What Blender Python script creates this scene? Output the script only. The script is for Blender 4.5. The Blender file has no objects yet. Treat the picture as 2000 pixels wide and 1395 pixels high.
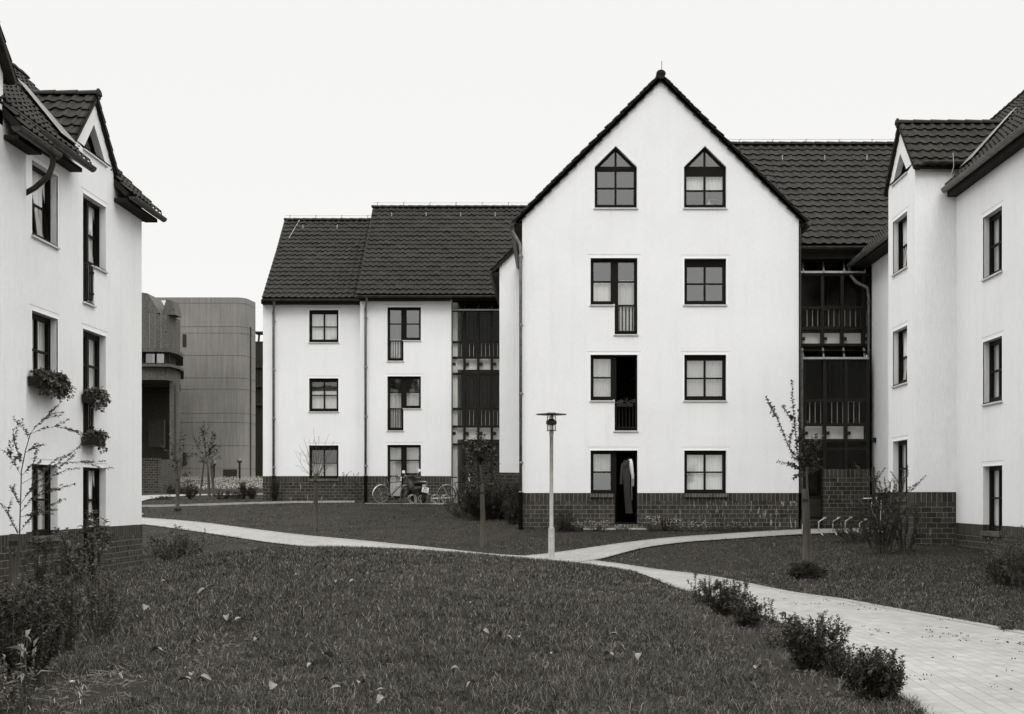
import bpy, math, random
import numpy as np
from mathutils import Vector, Matrix, Euler
from mathutils.geometry import tessellate_polygon

random.seed(7)
rng = np.random.default_rng(7)
C = bpy.context.scene.collection
F, CX, CY = 2550.0, 1080.0, 970.0      # focal length and principal point in photograph pixels
def px(x, d): return (x - CX) * d / F
def pz(y, d): return (CY - y) * d / F

# ------------------------------------------------------------------ mesh helper
class MB:
    def __init__(s): s.v = []; s.f = []; s.uv = None
    def add(s, vs, fs):
        b = len(s.v); s.v += [tuple(p) for p in vs]; s.f += [tuple(i + b for i in f) for f in fs]
        return s
    def box(s, fr, u0, u1, v0, v1, n0, n1):
        p = [fr(u, v, n) for n in (n0, n1) for v in (v0, v1) for u in (u0, u1)]
        return s.add(p, [(0, 1, 3, 2), (4, 6, 7, 5), (0, 4, 5, 1), (2, 3, 7, 6), (0, 2, 6, 4), (1, 5, 7, 3)])
    def abox(s, x0, x1, y0, y1, z0, z1):
        return s.box(lambda u, v, n: (u, n, v), x0, x1, z0, z1, y0, y1)
    def quad(s, a, b, c, d): return s.add([a, b, c, d], [(0, 1, 2, 3)])
    def tri(s, a, b, c): return s.add([a, b, c], [(0, 1, 2)])
    def poly(s, pts): return s.add(pts, [tuple(range(len(pts)))])
    def tube(s, pts, r, seg=6, cap=True):
        pts = [Vector(p) for p in pts]; n = len(pts)
        if not isinstance(r, (list, tuple)): r = [r] * n
        b = len(s.v); up = None
        for i, p in enumerate(pts):
            t = (pts[min(i + 1, n - 1)] - pts[max(i - 1, 0)])
            if t.length < 1e-9: t = Vector((0, 0, 1))
            t.normalize()
            if up is None:
                up = Vector((0, 0, 1)) if abs(t.z) < .9 else Vector((1, 0, 0))
            a = t.cross(up)
            if a.length < 1e-6: a = t.orthogonal()
            a.normalize(); c = t.cross(a); up = -c if False else a.cross(t)
            for k in range(seg):
                an = 2 * math.pi * k / seg
                s.v.append(tuple(p + (a * math.cos(an) + c * math.sin(an)) * r[i]))
        for i in range(n - 1):
            for k in range(seg):
                k2 = (k + 1) % seg
                s.f.append((b + i * seg + k, b + i * seg + k2, b + (i + 1) * seg + k2, b + (i + 1) * seg + k))
        if cap:
            s.f.append(tuple(b + k for k in range(seg)))
            s.f.append(tuple(b + (n - 1) * seg + k for k in range(seg)))
        return s
    def lathe(s, c, prof, seg=20):
        b = len(s.v); n = len(prof)
        for (r, z) in prof:
            for k in range(seg):
                a = 2 * math.pi * k / seg
                s.v.append((c[0] + r * math.cos(a), c[1] + r * math.sin(a), c[2] + z))
        for i in range(n - 1):
            for k in range(seg):
                k2 = (k + 1) % seg
                s.f.append((b + i * seg + k, b + i * seg + k2, b + (i + 1) * seg + k2, b + (i + 1) * seg + k))
        s.f.append(tuple(b + k for k in range(seg))); s.f.append(tuple(b + (n - 1) * seg + k for k in range(seg)))
        return s
    def build(s, name, mat, parent=None, smooth=False):
        off = wloc(parent)
        me = bpy.data.meshes.new(name)
        me.from_pydata([(x - off[0], y - off[1], z - off[2]) for x, y, z in s.v], [], s.f)
        if smooth: me.polygons.foreach_set('use_smooth', [True] * len(me.polygons))
        if mat: me.materials.append(mat)
        o = bpy.data.objects.new(name, me); C.objects.link(o)
        if parent: o.parent = parent
        return o
def wloc(o):
    x = [0, 0, 0]
    while o:
        x = [x[i] + o.location[i] for i in range(3)]; o = o.parent
    return x
def tag(o, label=None, cat=None, group=None, kind=None):
    if label: o['label'] = label
    if cat: o['category'] = cat
    if group: o['group'] = group
    if kind: o['kind'] = kind
    return o
def empty(name, loc, label, cat, group=None):
    o = bpy.data.objects.new(name, None); C.objects.link(o); o.location = loc; o.empty_display_size = .2
    return tag(o, label, cat, group)
def np_mesh(name, verts, quads, tris, mat, parent=None, smooth=False):
    me = bpy.data.meshes.new(name)
    nv = len(verts); nq = len(quads); nt = len(tris)
    me.vertices.add(nv); me.vertices.foreach_set('co', np.asarray(verts, dtype=np.float32).ravel())
    me.loops.add(nq * 4 + nt * 3)
    li = np.concatenate([np.asarray(quads, dtype=np.int32).ravel(), np.asarray(tris, dtype=np.int32).ravel()])
    me.loops.foreach_set('vertex_index', li.astype(np.int32))
    me.polygons.add(nq + nt)
    st = np.concatenate([np.arange(nq) * 4, nq * 4 + np.arange(nt) * 3]).astype(np.int32)
    me.polygons.foreach_set('loop_start', st)
    me.update(calc_edges=True); me.validate()
    if smooth: me.polygons.foreach_set('use_smooth', [True] * len(me.polygons))
    me.materials.append(mat)
    o = bpy.data.objects.new(name, me); C.objects.link(o)
    if parent: o.parent = parent
    return o

# ------------------------------------------------------------------ materials
def warm(g, w=1.0):
    k = w * max(0, 1 - g / .7); return (g * (1 + .10 * k), g, g * (1 - .22 * k), 1)
class Mat:
    def __init__(s, name, g=.5, rough=.8, w=1.0, metal=0, spec=.25):
        s.m = bpy.data.materials.new(name); s.m.use_nodes = True
        s.nt = s.m.node_tree; s.N = s.nt.nodes; s.L = s.nt.links
        s.b = s.N['Principled BSDF']; s.b.inputs['Base Color'].default_value = warm(g, w)
        s.b.inputs['Roughness'].default_value = rough; s.b.inputs['Metallic'].default_value = metal
        s.b.inputs['Specular IOR Level'].default_value = spec
        s.w = w
    def n(s, t, **k):
        x = s.N.new(t)
        for a, v in k.items(): setattr(x, a, v)
        return x
    def coord(s, scale=(1, 1, 1), kind='Object'):
        tc = s.n('ShaderNodeTexCoord'); mp = s.n('ShaderNodeMapping'); mp.inputs['Scale'].default_value = scale
        s.L.new(tc.outputs[kind], mp.inputs['Vector']); return mp.outputs['Vector']
    def noise(s, vec, scale, detail=4, rough=.6):
        x = s.n('ShaderNodeTexNoise'); x.inputs['Scale'].default_value = scale
        x.inputs['Detail'].default_value = detail; x.inputs['Roughness'].default_value = rough
        if vec: s.L.new(vec, x.inputs['Vector'])
        return x.outputs['Fac']
    def ramp(s, fac, stops):
        x = s.n('ShaderNodeValToRGB'); e = x.color_ramp.elements
        e[0].position, e[0].color = stops[0][0], warm(stops[0][1], s.w)
        e[1].position, e[1].color = stops[-1][0], warm(stops[-1][1], s.w)
        for p, g in stops[1:-1]:
            q = e.new(p); q.color = warm(g, s.w)
        s.L.new(fac, x.inputs['Fac']); return x.outputs['Color']
    def mix(s, fac, a, b, mode='MIX'):
        x = s.n('ShaderNodeMix', data_type='RGBA', blend_type=mode)
        for i, val in ((0, fac), (6, a), (7, b)):
            if hasattr(val, 'links') or isinstance(val, bpy.types.NodeSocket): s.L.new(val, x.inputs[i])
            else: x.inputs[i].default_value = val
        return x.outputs[2]
    def math(s, op, a, b=None):
        x = s.n('ShaderNodeMath', operation=op)
        for i, val in ((0, a), (1, b)):
            if val is None: continue
            if isinstance(val, bpy.types.NodeSocket): s.L.new(val, x.inputs[i])
            else: x.inputs[i].default_value = val
        return x.outputs[0]
    def col(s, c): s.L.new(c, s.b.inputs['Base Color']); return s
    def bump(s, h, strength=.3, dist=.02):
        x = s.n('ShaderNodeBump'); x.inputs['Strength'].default_value = strength; x.inputs['Distance'].default_value = dist
        s.L.new(h, x.inputs['Height']); s.L.new(x.outputs['Normal'], s.b.inputs['Normal']); return s
M = {}
# rendered plaster: troweled vertical streaks, faint weathering
def plaster(name, g, amp=1.0):
    m = Mat(name, g, .92, w=.06, spec=.2)
    v = m.coord()
    streak = m.noise(m.coord((20, 20, 5.0 if amp < 1.2 else 2.6)), 1.6, 5, .8)
    grain = m.noise(v, 38, 3, .7)
    blot = m.noise(v, .45, 4, .55)
    c = m.ramp(streak, [(.3, g * (1 - .09 * amp)), (.55, g * (1 - .02 * amp)), (.8, g)])
    c2 = m.ramp(blot, [(.25, .93), (.6, 1.0)])
    c3 = m.ramp(grain, [(.26, .80), (.40, 1.0)])
    st = m.ramp(m.noise(m.coord((2.2, 2.2, .22)), 1.4, 6, .7), [(.32, .955), (.5, 1.0)])
    c = m.mix(1.0, c, c2, 'MULTIPLY'); c = m.mix(1.0, c, c3, 'MULTIPLY'); c = m.mix(1.0, c, st, 'MULTIPLY'); m.col(c)
    m.bump(m.math('ADD', m.math('MULTIPLY', grain, .8), m.math('MULTIPLY', streak, .5)), .55, .012)
    return m.m
M['plaster'] = plaster('white_plaster', .86, .9)
M['plaster_side'] = plaster('white_plaster_streaked', .88, 1.4)
def brick(name, bw, rh, off, mortar, g=.030, gm=.16, eff=True):
    m = Mat(name, g, .75)
    tc = m.n('ShaderNodeTexCoord'); sp = m.n('ShaderNodeSeparateXYZ'); m.L.new(tc.outputs['Object'], sp.inputs[0])
    cb = m.n('ShaderNodeCombineXYZ'); m.L.new(m.math('ADD', sp.outputs[0], sp.outputs[1]), cb.inputs[0]); m.L.new(sp.outputs[2], cb.inputs[1])
    b = m.n('ShaderNodeTexBrick'); b.offset = off; b.inputs['Scale'].default_value = 1
    b.inputs['Brick Width'].default_value = bw; b.inputs['Row Height'].default_value = rh
    b.inputs['Mortar Size'].default_value = mortar; b.inputs['Mortar Smooth'].default_value = .25
    b.inputs['Color1'].default_value = warm(g * 1.45); b.inputs['Color2'].default_value = warm(g * .62)
    b.inputs['Mortar'].default_value = warm(gm, .6); b.inputs['Bias'].default_value = -.1
    m.L.new(cb.outputs[0], b.inputs['Vector'])
    v = m.coord()
    big = m.ramp(m.noise(v, 5, 5, .7), [(.25, .62), (.75, 1.35)])
    c = m.mix(1.0, b.outputs['Color'], big, 'MULTIPLY')
    if eff:
        s = m.noise(m.coord((5, 5, 1.1)), 2.0, 4, .6)
        f = m.ramp(s, [(.615, 0), (.68, .6)])
        if eff == 2:
            s = m.noise(m.coord((7, 7, 1.5)), 2.0, 3, .6); f = m.ramp(s, [(.57, 0), (.63, 1.0)])
            xr = m.n('ShaderNodeMapRange'); m.L.new(sp.outputs[0], xr.inputs[0]); xr.inputs[1].default_value = -.5; xr.inputs[2].default_value = 3.6; xr.inputs[3].default_value = .12; xr.inputs[4].default_value = .95
            f = m.mix(1.0, f, xr.outputs[0], 'MULTIPLY')
        c = m.mix(f, c, warm(.30, .5))
    m.col(c)
    h = m.math('ADD', m.math('MULTIPLY', b.outputs['Fac'], -1.0), m.math('MULTIPLY', m.noise(v, 60, 3), .25))
    m.bump(h, .6, .01)
    return m.m
M['brick'] = brick('clinker_brick', .25, .125, .5, .0065)
M['brick_stained'] = brick('clinker_brick_with_lime_runs', .25, .125, .5, .0065, eff=2)
M['soldier'] = brick('clinker_soldier_course', .125, 50, 0, .0075, eff=False)
M['sillbrick'] = brick('clinker_sill_course', .09, 50, 0, .006, g=.06, gm=.25, eff=False)
def tilemat():
    m = Mat('concrete_roof_tile', .03, .7, spec=.16)
    v = m.coord()
    c = m.ramp(m.noise(v, 2.6, 6, .75), [(.25, .008), (.5, .015), (.8, .030)])
    l = m.ramp(m.noise(v, 26, 3, .6), [(.3, .75), (.7, 1.25)])
    p = m.ramp(m.noise(v, .55, 5, .7), [(.3, .7), (.7, 1.35)]); g_ = m.n('ShaderNodeNewGeometry')
    c = m.mix(1.0, m.mix(1.0, c, l, 'MULTIPLY'), p, 'MULTIPLY'); lich = m.ramp(m.noise(v, 9, 5, .75), [(.68, 0), (.78, .5)])
    m.col(m.mix(lich, c, warm(.09))); m.bump(m.noise(v, 45, 3), .3, .006); return m.m
M['tile'] = tilemat()
def simple(name, g, rough=.7, w=1., metal=0, spec=.22, nscale=6, var=.25, bump=0):
    m = Mat(name, g, rough, w, metal, spec); v = m.coord()
    m.col(m.ramp(m.noise(v, nscale, 4), [(.25, g * (1 - var)), (.75, g * (1 + var))]))
    if bump: m.bump(m.noise(v, nscale * 6, 3), bump, .01)
    return m.m
M['frame'] = simple('dark_window_frame', .008, .55, spec=.1, nscale=8)
M['steel_dark'] = simple('dark_painted_steel', .016, .5, spec=.12, nscale=5)
M['zinc'] = simple('weathered_zinc', .15, .5, .4, .35, nscale=7, var=.45)
M['zinc_dark'] = simple('dark_gutter_metal', .05, .45, .8, .3, nscale=5, var=.5)
M['cast'] = simple('dark_cast_pipe', .022, .5)
M['flash'] = simple('lead_flashing', .17, .6, .5, 0, nscale=4, var=.3)
M['sill'] = simple('light_metal_sill', .55, .4, .2, nscale=6, var=.12)
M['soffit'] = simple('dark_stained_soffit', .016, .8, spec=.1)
M['galv'] = simple('galvanised_steel', .42, .42, .2, .4, nscale=9, var=.3)
M['chrome'] = simple('bright_bicycle_metal', .55, .3, .1, .7, nscale=9, var=.15)
M['rubber'] = simple('black_rubber', .02, .7)
M['rubber_grey'] = simple('worn_grey_tyre', .16, .7, .3)
M['black'] = simple('glossy_black_paint', .012, .3)
M['bikepaint'] = simple('dark_bicycle_paint', .03, .35)
M['silverpaint'] = simple('silver_bicycle_paint', .35, .35, .2, .3)
M['lamp_pole'] = simple('painted_lamp_pole', .30, .55, .5, 0, nscale=6, var=.22)
M['lamp_dark'] = simple('dark_lamp_housing', .03, .5, 1.3)
M['white'] = simple('plain_white', .8, .5, .2, var=.04)
M['text'] = simple('plate_lettering', .02, .6)
M['stone'] = simple('pale_kerb_stone', .34, .85, .5, nscale=5, var=.3, bump=.4)
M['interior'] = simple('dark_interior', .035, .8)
M['doordark'] = simple('dark_brown_door', .03, .5)
M['slab'] = simple('white_parapet_panel', .85, .7, .3, nscale=2, var=.1)
M['innerwall'] = simple('stairwell_side_wall', .85, .8, .3, nscale=2, var=.1)
M['bead'] = simple('white_render_bead', .93, .9, .05, var=.02)
M['joint'] = simple('render_joint', .42, .9, .3)
def wood(name, g):
    m = Mat(name, g, .8); v = m.coord((14, 14, .9))
    m.col(m.ramp(m.noise(v, 2.5, 6, .7), [(.3, g * .45), (.7, g * 1.6)])); m.bump(m.noise(v, 5, 4), .5, .01); return m.m
M['wood'] = wood('weathered_stake_wood', .048)
M['bark'] = wood('young_tree_bark', .055)
def conc(name, g, lines=2.1, speck=False):
    m = Mat(name, g, .9, w=.55); v = m.coord()
    st = m.ramp(m.noise(m.coord((5, 5, .28)), 1.3, 7, .72), [(.25, g * .68), (.55, g), (.8, g * 1.2)])
    bl = m.ramp(m.noise(v, .22, 4, .6), [(.3, .82), (.7, 1.1)])
    c = m.mix(1.0, st, bl, 'MULTIPLY')
    if speck: c = m.mix(1.0, c, m.ramp(m.noise(v, 14, 4, .85), [(.35, .45), (.65, 1.6)]), 'MULTIPLY')
    m.col(c); m.bump(m.noise(v, 9, 5, .8), .5, .03); return m.m
M['conc'] = conc('board_marked_concrete', .23)
M['agg'] = conc('exposed_aggregate_concrete', .105, speck=True)
M['seam'] = simple('dark_joint', .03, .9)
M['cjoint'] = simple('concrete_joint', .13, .9)
# window glass: mostly clear with a mirror share, double glazing
def glass(name, refl, tint=.82):
    m = bpy.data.materials.new(name); m.use_nodes = True; nt = m.node_tree; nt.nodes.clear()
    o = nt.nodes.new('ShaderNodeOutputMaterial'); mx = nt.nodes.new('ShaderNodeMixShader')
    t = nt.nodes.new('ShaderNodeBsdfTransparent'); t.inputs[0].default_value = (tint, tint, tint * .97, 1)
    g = nt.nodes.new('ShaderNodeBsdfGlossy'); g.inputs['Roughness'].default_value = .03
    lw = nt.nodes.new('ShaderNodeLayerWeight'); lw.inputs[0].default_value = .12
    mr = nt.nodes.new('ShaderNodeMapRange'); mr.inputs[1].default_value = 0; mr.inputs[2].default_value = 1
    mr.inputs[3].default_value = refl; mr.inputs[4].default_value = .8
    nz = nt.nodes.new('ShaderNodeTexNoise'); nz.inputs['Scale'].default_value = 1.6
    bp = nt.nodes.new('ShaderNodeBump'); bp.inputs['Strength'].default_value = .04; bp.inputs['Distance'].default_value = .05
    L = nt.links.new; L(nz.outputs['Fac'], bp.inputs['Height']); L(bp.outputs[0], g.inputs['Normal'])
    pw = nt.nodes.new('ShaderNodeMath'); pw.operation = 'POWER'; pw.inputs[1].default_value = 5; lw.inputs[0].default_value = .5; L(lw.outputs['Facing'], pw.inputs[0]); L(pw.outputs[0], mr.inputs[0]); L(mr.outputs[0], mx.inputs[0]); L(t.outputs[0], mx.inputs[1]); L(g.outputs[0], mx.inputs[2])
    L(mx.outputs[0], o.inputs[0]); return m
M['glass'] = glass('window_glass', .27, .95)
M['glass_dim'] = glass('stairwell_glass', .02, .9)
def curtain_mat(name, g, lace):
    m = Mat(name, g, .9, w=.2)
    v = m.coord()
    tc = m.n('ShaderNodeTexCoord'); sp = m.n('ShaderNodeSeparateXYZ'); m.L.new(tc.outputs['Object'], sp.inputs[0])
    u = m.math('ADD', sp.outputs[0], sp.outputs[1])
    c = m.ramp(m.noise(m.coord((30, 30, .6)), 1.0, 3), [(.3, g * .8), (.6, g)])
    if lace:
        a = m.math('SINE', m.math('MULTIPLY', u, 150)); b = m.math('SINE', m.math('MULTIPLY', sp.outputs[2], 120))
        k = m.math('MULTIPLY', a, b)
        c = m.mix(1.0, c, m.ramp(m.math('ADD', m.math('MULTIPLY', k, .5), .5), [(.3, .35), (.6, 1.0)]), 'MULTIPLY')
    m.col(c); return m.m
M['curtain'] = curtain_mat('net_curtain', .93, False)
M['lace'] = curtain_mat('lace_curtain', .85, True)
M['drape'] = simple('pale_roller_blind', .5, .9, .3)
def leafmat(name, lo, hi, tr=.25, patch=False):
    m = Mat(name, hi, .55, w=1.0, spec=.35)
    g = m.n('ShaderNodeNewGeometry'); c = m.ramp(g.outputs['Random Per Island'], [(0, lo), (.7, (lo + hi) / 2), (1, hi)])
    if patch: c = m.mix(1.0, m.mix(1.0, c, m.ramp(m.noise(m.coord(), .8, 4, .65), [(.3, .68), (.5, .96), (.72, 1.4)]), 'MULTIPLY'), m.ramp(m.noise(m.coord(), 4.5, 3, .6), [(.32, .72), (.68, 1.25)]), 'MULTIPLY')
    m.col(c)
    tl = m.n('ShaderNodeBsdfTranslucent'); m.L.new(c, tl.inputs[0]); mx = m.n('ShaderNodeMixShader'); mx.inputs[0].default_value = tr
    out = m.N['Material Output']; m.L.new(m.b.outputs[0], mx.inputs[1]); m.L.new(tl.outputs[0], mx.inputs[2]); m.L.new(mx.outputs[0], out.inputs[0])
    return m.m
M['leaf'] = leafmat('shrub_leaf', .022, .20)
M['leaf_dark'] = leafmat('dark_leaf', .011, .085)
M['leaf_light'] = leafmat('pale_leaf', .05, .16)
M['petal'] = leafmat('white_petal', .5, .8)
M['seedhead'] = leafmat('pale_seed_head', .12, .5)
M['grass'] = leafmat('grass_blade', .018, .16, patch=True)
_r = [n for n in M['grass'].node_tree.nodes if n.type == 'VALTORGB' and n.inputs[0].links[0].from_socket.name == 'Random Per Island'][0].color_ramp
while len(_r.elements) > 2: _r.elements.remove(_r.elements[1])
_r.elements[0].color = warm(.006); _r.elements[1].color = warm(.30)
for _p, _g in ((.42, .022), (.76, .062), (.92, .145)): _e = _r.elements.new(_p); _e.color = warm(_g)
M['straw'] = leafmat('dry_grass_blade', .14, .38)
M['bigleaf'] = simple('pale_fallen_leaf', .15, .6, .6, nscale=14, var=.3)

# shared local frames: u runs along the wall, v is height, n is outward
def front(y): return lambda u, v, n: (u, y - n, v)
def east(x): return lambda u, v, n: (x + n, u, v)      # wall facing +X
def west(x): return lambda u, v, n: (x - n, u, v)      # wall facing -X

def wall_cells(mb, fr, u0, u1, v0, v1, holes, depth=.30):
    us = sorted({u0, u1, *[h[0] for h in holes], *[h[1] for h in holes]}); us = [u for u in us if u0 <= u <= u1]
    vs = sorted({v0, v1, *[h[2] for h in holes], *[h[3] for h in holes]}); vs = [v for v in vs if v0 <= v <= v1]
    def solid(i, j):
        if not (0 <= i < len(us) - 1 and 0 <= j < len(vs) - 1): return None
        u = (us[i] + us[i + 1]) / 2; v = (vs[j] + vs[j + 1]) / 2
        return not any(h[0] < u < h[1] and h[2] < v < h[3] for h in holes)
    for i in range(len(us) - 1):
        for j in range(len(vs) - 1):
            a, b, c, d = us[i], us[i + 1], vs[j], vs[j + 1]
            if solid(i, j):
                mb.quad(fr(a, c, 0), fr(b, c, 0), fr(b, d, 0), fr(a, d, 0))
                for di, dj, p, q in ((-1, 0, (a, c), (a, d)), (1, 0, (b, c), (b, d)), (0, -1, (a, c), (b, c)), (0, 1, (a, d), (b, d))):
                    if solid(i + di, j + dj) is False:
                        mb.quad(fr(*p, 0), fr(*q, 0), fr(*q, -depth), fr(*p, -depth))
def wall_poly(mb, fr, outline, holes, depth=.30):
    loops = [[Vector((a, b, 0)) for a, b in l] for l in [outline] + holes]
    flat = [p for l in [outline] + holes for p in l]
    for t in tessellate_polygon(loops):
        mb.tri(*[fr(flat[i][0], flat[i][1], 0) for i in t])
    for l in holes:
        for i in range(len(l)):
            p, q = l[i], l[(i + 1) % len(l)]
            mb.quad(fr(*p, 0), fr(*q, 0), fr(*q, -depth), fr(*p, -depth))

# ------------------------------------------------------------------ windows
R0, R1 = -.215, -.145     # frame depth range in the reveal
def curtain(win, fr, u0, u1, v0, v1, kind, n=-.262):
    mb = MB(); k = max(10, int((u1 - u0) / .03)); ph = random.random() * 6
    vs = [v0, v1]; pts = []
    for i in range(k + 1):
        u = u0 + (u1 - u0) * i / k
        w = .022 * math.sin(u * 62 + ph) + .012 * math.sin(u * 31 + ph * 2)
        for v in vs: pts.append(fr(u, v, n + w))
    mb.add(pts, [(2 * i, 2 * i + 2, 2 * i + 3, 2 * i + 1) for i in range(k)])
    return mb.build('curtain', M[kind], win, True)
def leaf_frame(mb, gl, fr, u0, u1, v0, v1, bars, b=.055, n0=R0, n1=R1, tilt=0):
    """one sash: ring, glazing bars (list of ('h',v) / ('v',u)), glass"""
    def g(u, v, n): return fr(u, v, n - (v - v0) * tilt)
    mb.box(g, u0, u1, v1 - b, v1, n0, n1); mb.box(g, u0, u1, v0, v0 + b, n0, n1)
    mb.box(g, u0, u0 + b, v0 + b, v1 - b, n0, n1); mb.box(g, u1 - b, u1, v0 + b, v1 - b, n0, n1)
    for k, (t, p) in enumerate(bars):
        e = .003 * (k + 1)
        if t == 'h': mb.box(g, u0 + b - .001, u1 - b + .001, p - .022, p + .022, n0 + e, n1 - e)
        else: mb.box(g, p - .03, p + .03, v0 + b - .001, v1 - b + .001, n0 + e, n1 - e)
    m = (n0 + n1) / 2
    gl.quad(g(u0 + b * .8, v0 + b * .8, m), g(u1 - b * .8, v0 + b * .8, m), g(u1 - b * .8, v1 - b * .8, m), g(u0 + b * .8, v1 - b * .8, m))
def sill(win, fr, u0, u1, v, kind='metal'):
    if kind == 'metal':
        MB().box(fr, u0 - .03, u1 + .03, v - .055, v - .02, -.14, .045).build('sill', M['sill'], win)
        MB().box(fr, u0 + .004, u1 - .004, v - .0195, v + .012, -.20, .01).build('sill_upstand', M['frame'], win)
    else:
        MB().box(fr, u0 - .02, u1 + .02, v - .11, v - .003, -.14, .06).build('sill', M['sillbrick'], win)
def bead(win, fr, u0, u1, v0, v1, sides=True):
    b = MB(); t = .035; n = .004
    b.box(fr, u0 - t, u1 + t, v1, v1 + t, -.02, n)
    if sides: b.box(fr, u0 - t, u0, v0, v1, -.02, n); b.box(fr, u1, u1 + t, v0, v1, -.02, n)
    b.build('plaster_bead', M['bead'], win)
    MB().box(fr, u0 - .10, u1 + .10, v1 + .095, v1 + .105, -.002, .0025).build('lintel_joint', M['joint'], win)
def quad_window(house, fr, u0, u1, v0, v1, cur=None, s='metal', tilt=0, blind=0):
    fb = MB(); gl = MB(); o = .035
    # outer fixed frame
    fb.box(fr, u0 + .002, u1 - .002, v1 - o - blind, v1 - .002, R0 - .02, R1 + .01); fb.box(fr, u0 + .002, u1 - .002, v0 + .002, v0 + o + .02, R0 - .02, R1 + .01)
    fb.box(fr, u0 + .002, u0 + o, v0 + o + .02, v1 - o - blind, R0 - .02, R1 + .008); fb.box(fr, u1 - o, u1 - .002, v0 + o + .02, v1 - o - blind, R0 - .02, R1 + .008)
    leaf_frame(fb, gl, fr, u0 + o, u1 - o, v0 + o + .02, v1 - o - blind, [('v', (u0 + u1) / 2), ('h', (v0 + v1 - blind) / 2 + .01)], .06, tilt=tilt)
    w = fb.build('window', M['frame'], house)
    gl.build('pane', M['glass'], w)
    if cur:
        k, a, b = cur; h = v1 - v0
        curtain(w, fr, u0 - .05, u1 + .05, v0 + h * a, v0 + h * b, k)
    if s: sill(w, fr, u0, u1, v0, s)
    bead(w, fr, u0, u1, v0 + (.0 if s == 'metal' else .12), v1, s == 'metal')
    return w
def railing(win, fr, u0, u1, v0, v1, n=-.02, mat='steel_dark', bars=5):
    mb = MB(); r = .014
    P = lambda u, v: fr(u, v, n)
    mb.tube([P(u0 + .02, v0 + .08), P(u0 + .02, v1 - .05), P(u0 + .05, v1 - .02), P(u1 - .05, v1 - .02), P(u1 - .02, v1 - .05), P(u1 - .02, v0 + .08), P(u1 - .05, v0 + .05), P(u0 + .05, v0 + .05), P(u0 + .02, v0 + .08)], r, 6)
    for i in range(bars):
        u = u0 + (u1 - u0) * (i + 1) / (bars + 1)
        mb.tube([P(u, v0 + .05), P(u, v1 - .02)], .014, 5)
    for u in (u0, u1):
        for v in (v0 + .2, v1 - .15): mb.box(fr, u - .012, u + .012, v - .02, v + .02, n - .05, n + .03)
    return mb.build('railing', M[mat], win)
def combo_window(house, fr, u0, um, u1, vd, vw, v1, door_right=True, open_door=False, cur_w=None, cur_d=None, rail=True, wsill='metal', dsill='metal', tilt=0):
    """french door + side window sharing one head; door leaf on the um..u1 (right) or u0..um (left) side"""
    fb = MB(); gl = MB(); o = .035
    wa, wb = (u0, um) if door_right else (um, u1)
    da, db = (um, u1) if door_right else (u0, um)
    fb.box(fr, u0 + .002, u1 - .002, v1 - .05, v1 - .002, R0 - .02, R1 + .01)
    # side window
    fb.box(fr, wa + .002, wb - .002, vw + .002, vw + .05, R0 - .02, R1 + .01)
    e = wb - .03 if door_right else wa + .03
    fb.box(fr, um - .055, um + .055, vw + .05, v1 - .05, R0 - .02, R1 + .012)
    oe = u0 if door_right else u1
    if door_right: fb.box(fr, u0 + .002, u0 + o, vw + .05, v1 - .05, R0 - .02, R1 + .008)
    else: fb.box(fr, u1 - o, u1 - .002, vw + .05, v1 - .05, R0 - .02, R1 + .008)
    a, b = (u0 + o, um - .055) if door_right else (um + .055, u1 - o)
    leaf_frame(fb, gl, fr, a, b, vw + .05, v1 - .05, [('h', (vw + v1) / 2)], .055, tilt=tilt)
    # door
    a, b = (um + .055, u1 - o) if door_right else (u0 + o, um - .055)
    if door_right: fb.box(fr, u1 - o, u1 - .002, vd + .05, v1 - .05, R0 - .02, R1 + .006)
    else: fb.box(fr, u0 + .002, u0 + o, vd + .05, v1 - .05, R0 - .02, R1 + .006)
    s = um + .002 if door_right else um - .045
    fb.box(fr, s, s + .043, vd + .05, vw + .05, R0 - .02, R1 + .004)
    fb.box(fr, da + .003, db - .003, vd + .002, vd + .05, R0 - .02, R1 + .01)
    hm = (vw + v1) / 2
    if not open_door:
        leaf_frame(fb, gl, fr, a, b, vd + .05, v1 - .05, [('h', hm), ('h', vw - .02)], .055, tilt=tilt)
    w = fb.build('window', M['frame'], house)
    if open_door:      # leaf swung inwards, seen edge-on
        hb = MB(); hg = MB(); hinge = b
        def g(u, v, n): # rotate leaf 80 degrees about hinge
            c, s_ = math.cos(1.35), math.sin(1.35); du = hinge - u; nn = n - R1
            return fr(hinge - du * c + 0 * nn, v, R1 - du * s_ + nn * c * .5)
        leaf_frame(hb, hg, g, a, b, vd + .05, v1 - .05, [('h', hm)], .055)
        d = hb.build('open_door_leaf', M['frame'], w)
        hg.build('door_pane', M['glass'], w)
    gl.build('pane', M['glass'], w)
    h = v1 - vw
    if cur_w: curtain(w, fr, wa - .04 if door_right else wa - .05, wb + .04, vw + h * cur_w[1], vw + h * cur_w[2], cur_w[0])
    if cur_d: H = v1 - vd; curtain(w, fr, da - .05, db + .05, vd + H * cur_d[1], vd + H * cur_d[2], cur_d[0], -.27)
    if wsill: sill(w, fr, wa, wb - (.04 if door_right else 0), vw, wsill)
    if dsill: sill(w, fr, da, db, vd, dsill)
    bead(w, fr, u0, u1, vw + .02, v1, False)
    if rail: railing(w, fr, da + .03, db - .03, vd + .02, vw - .02)
    return w

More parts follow.
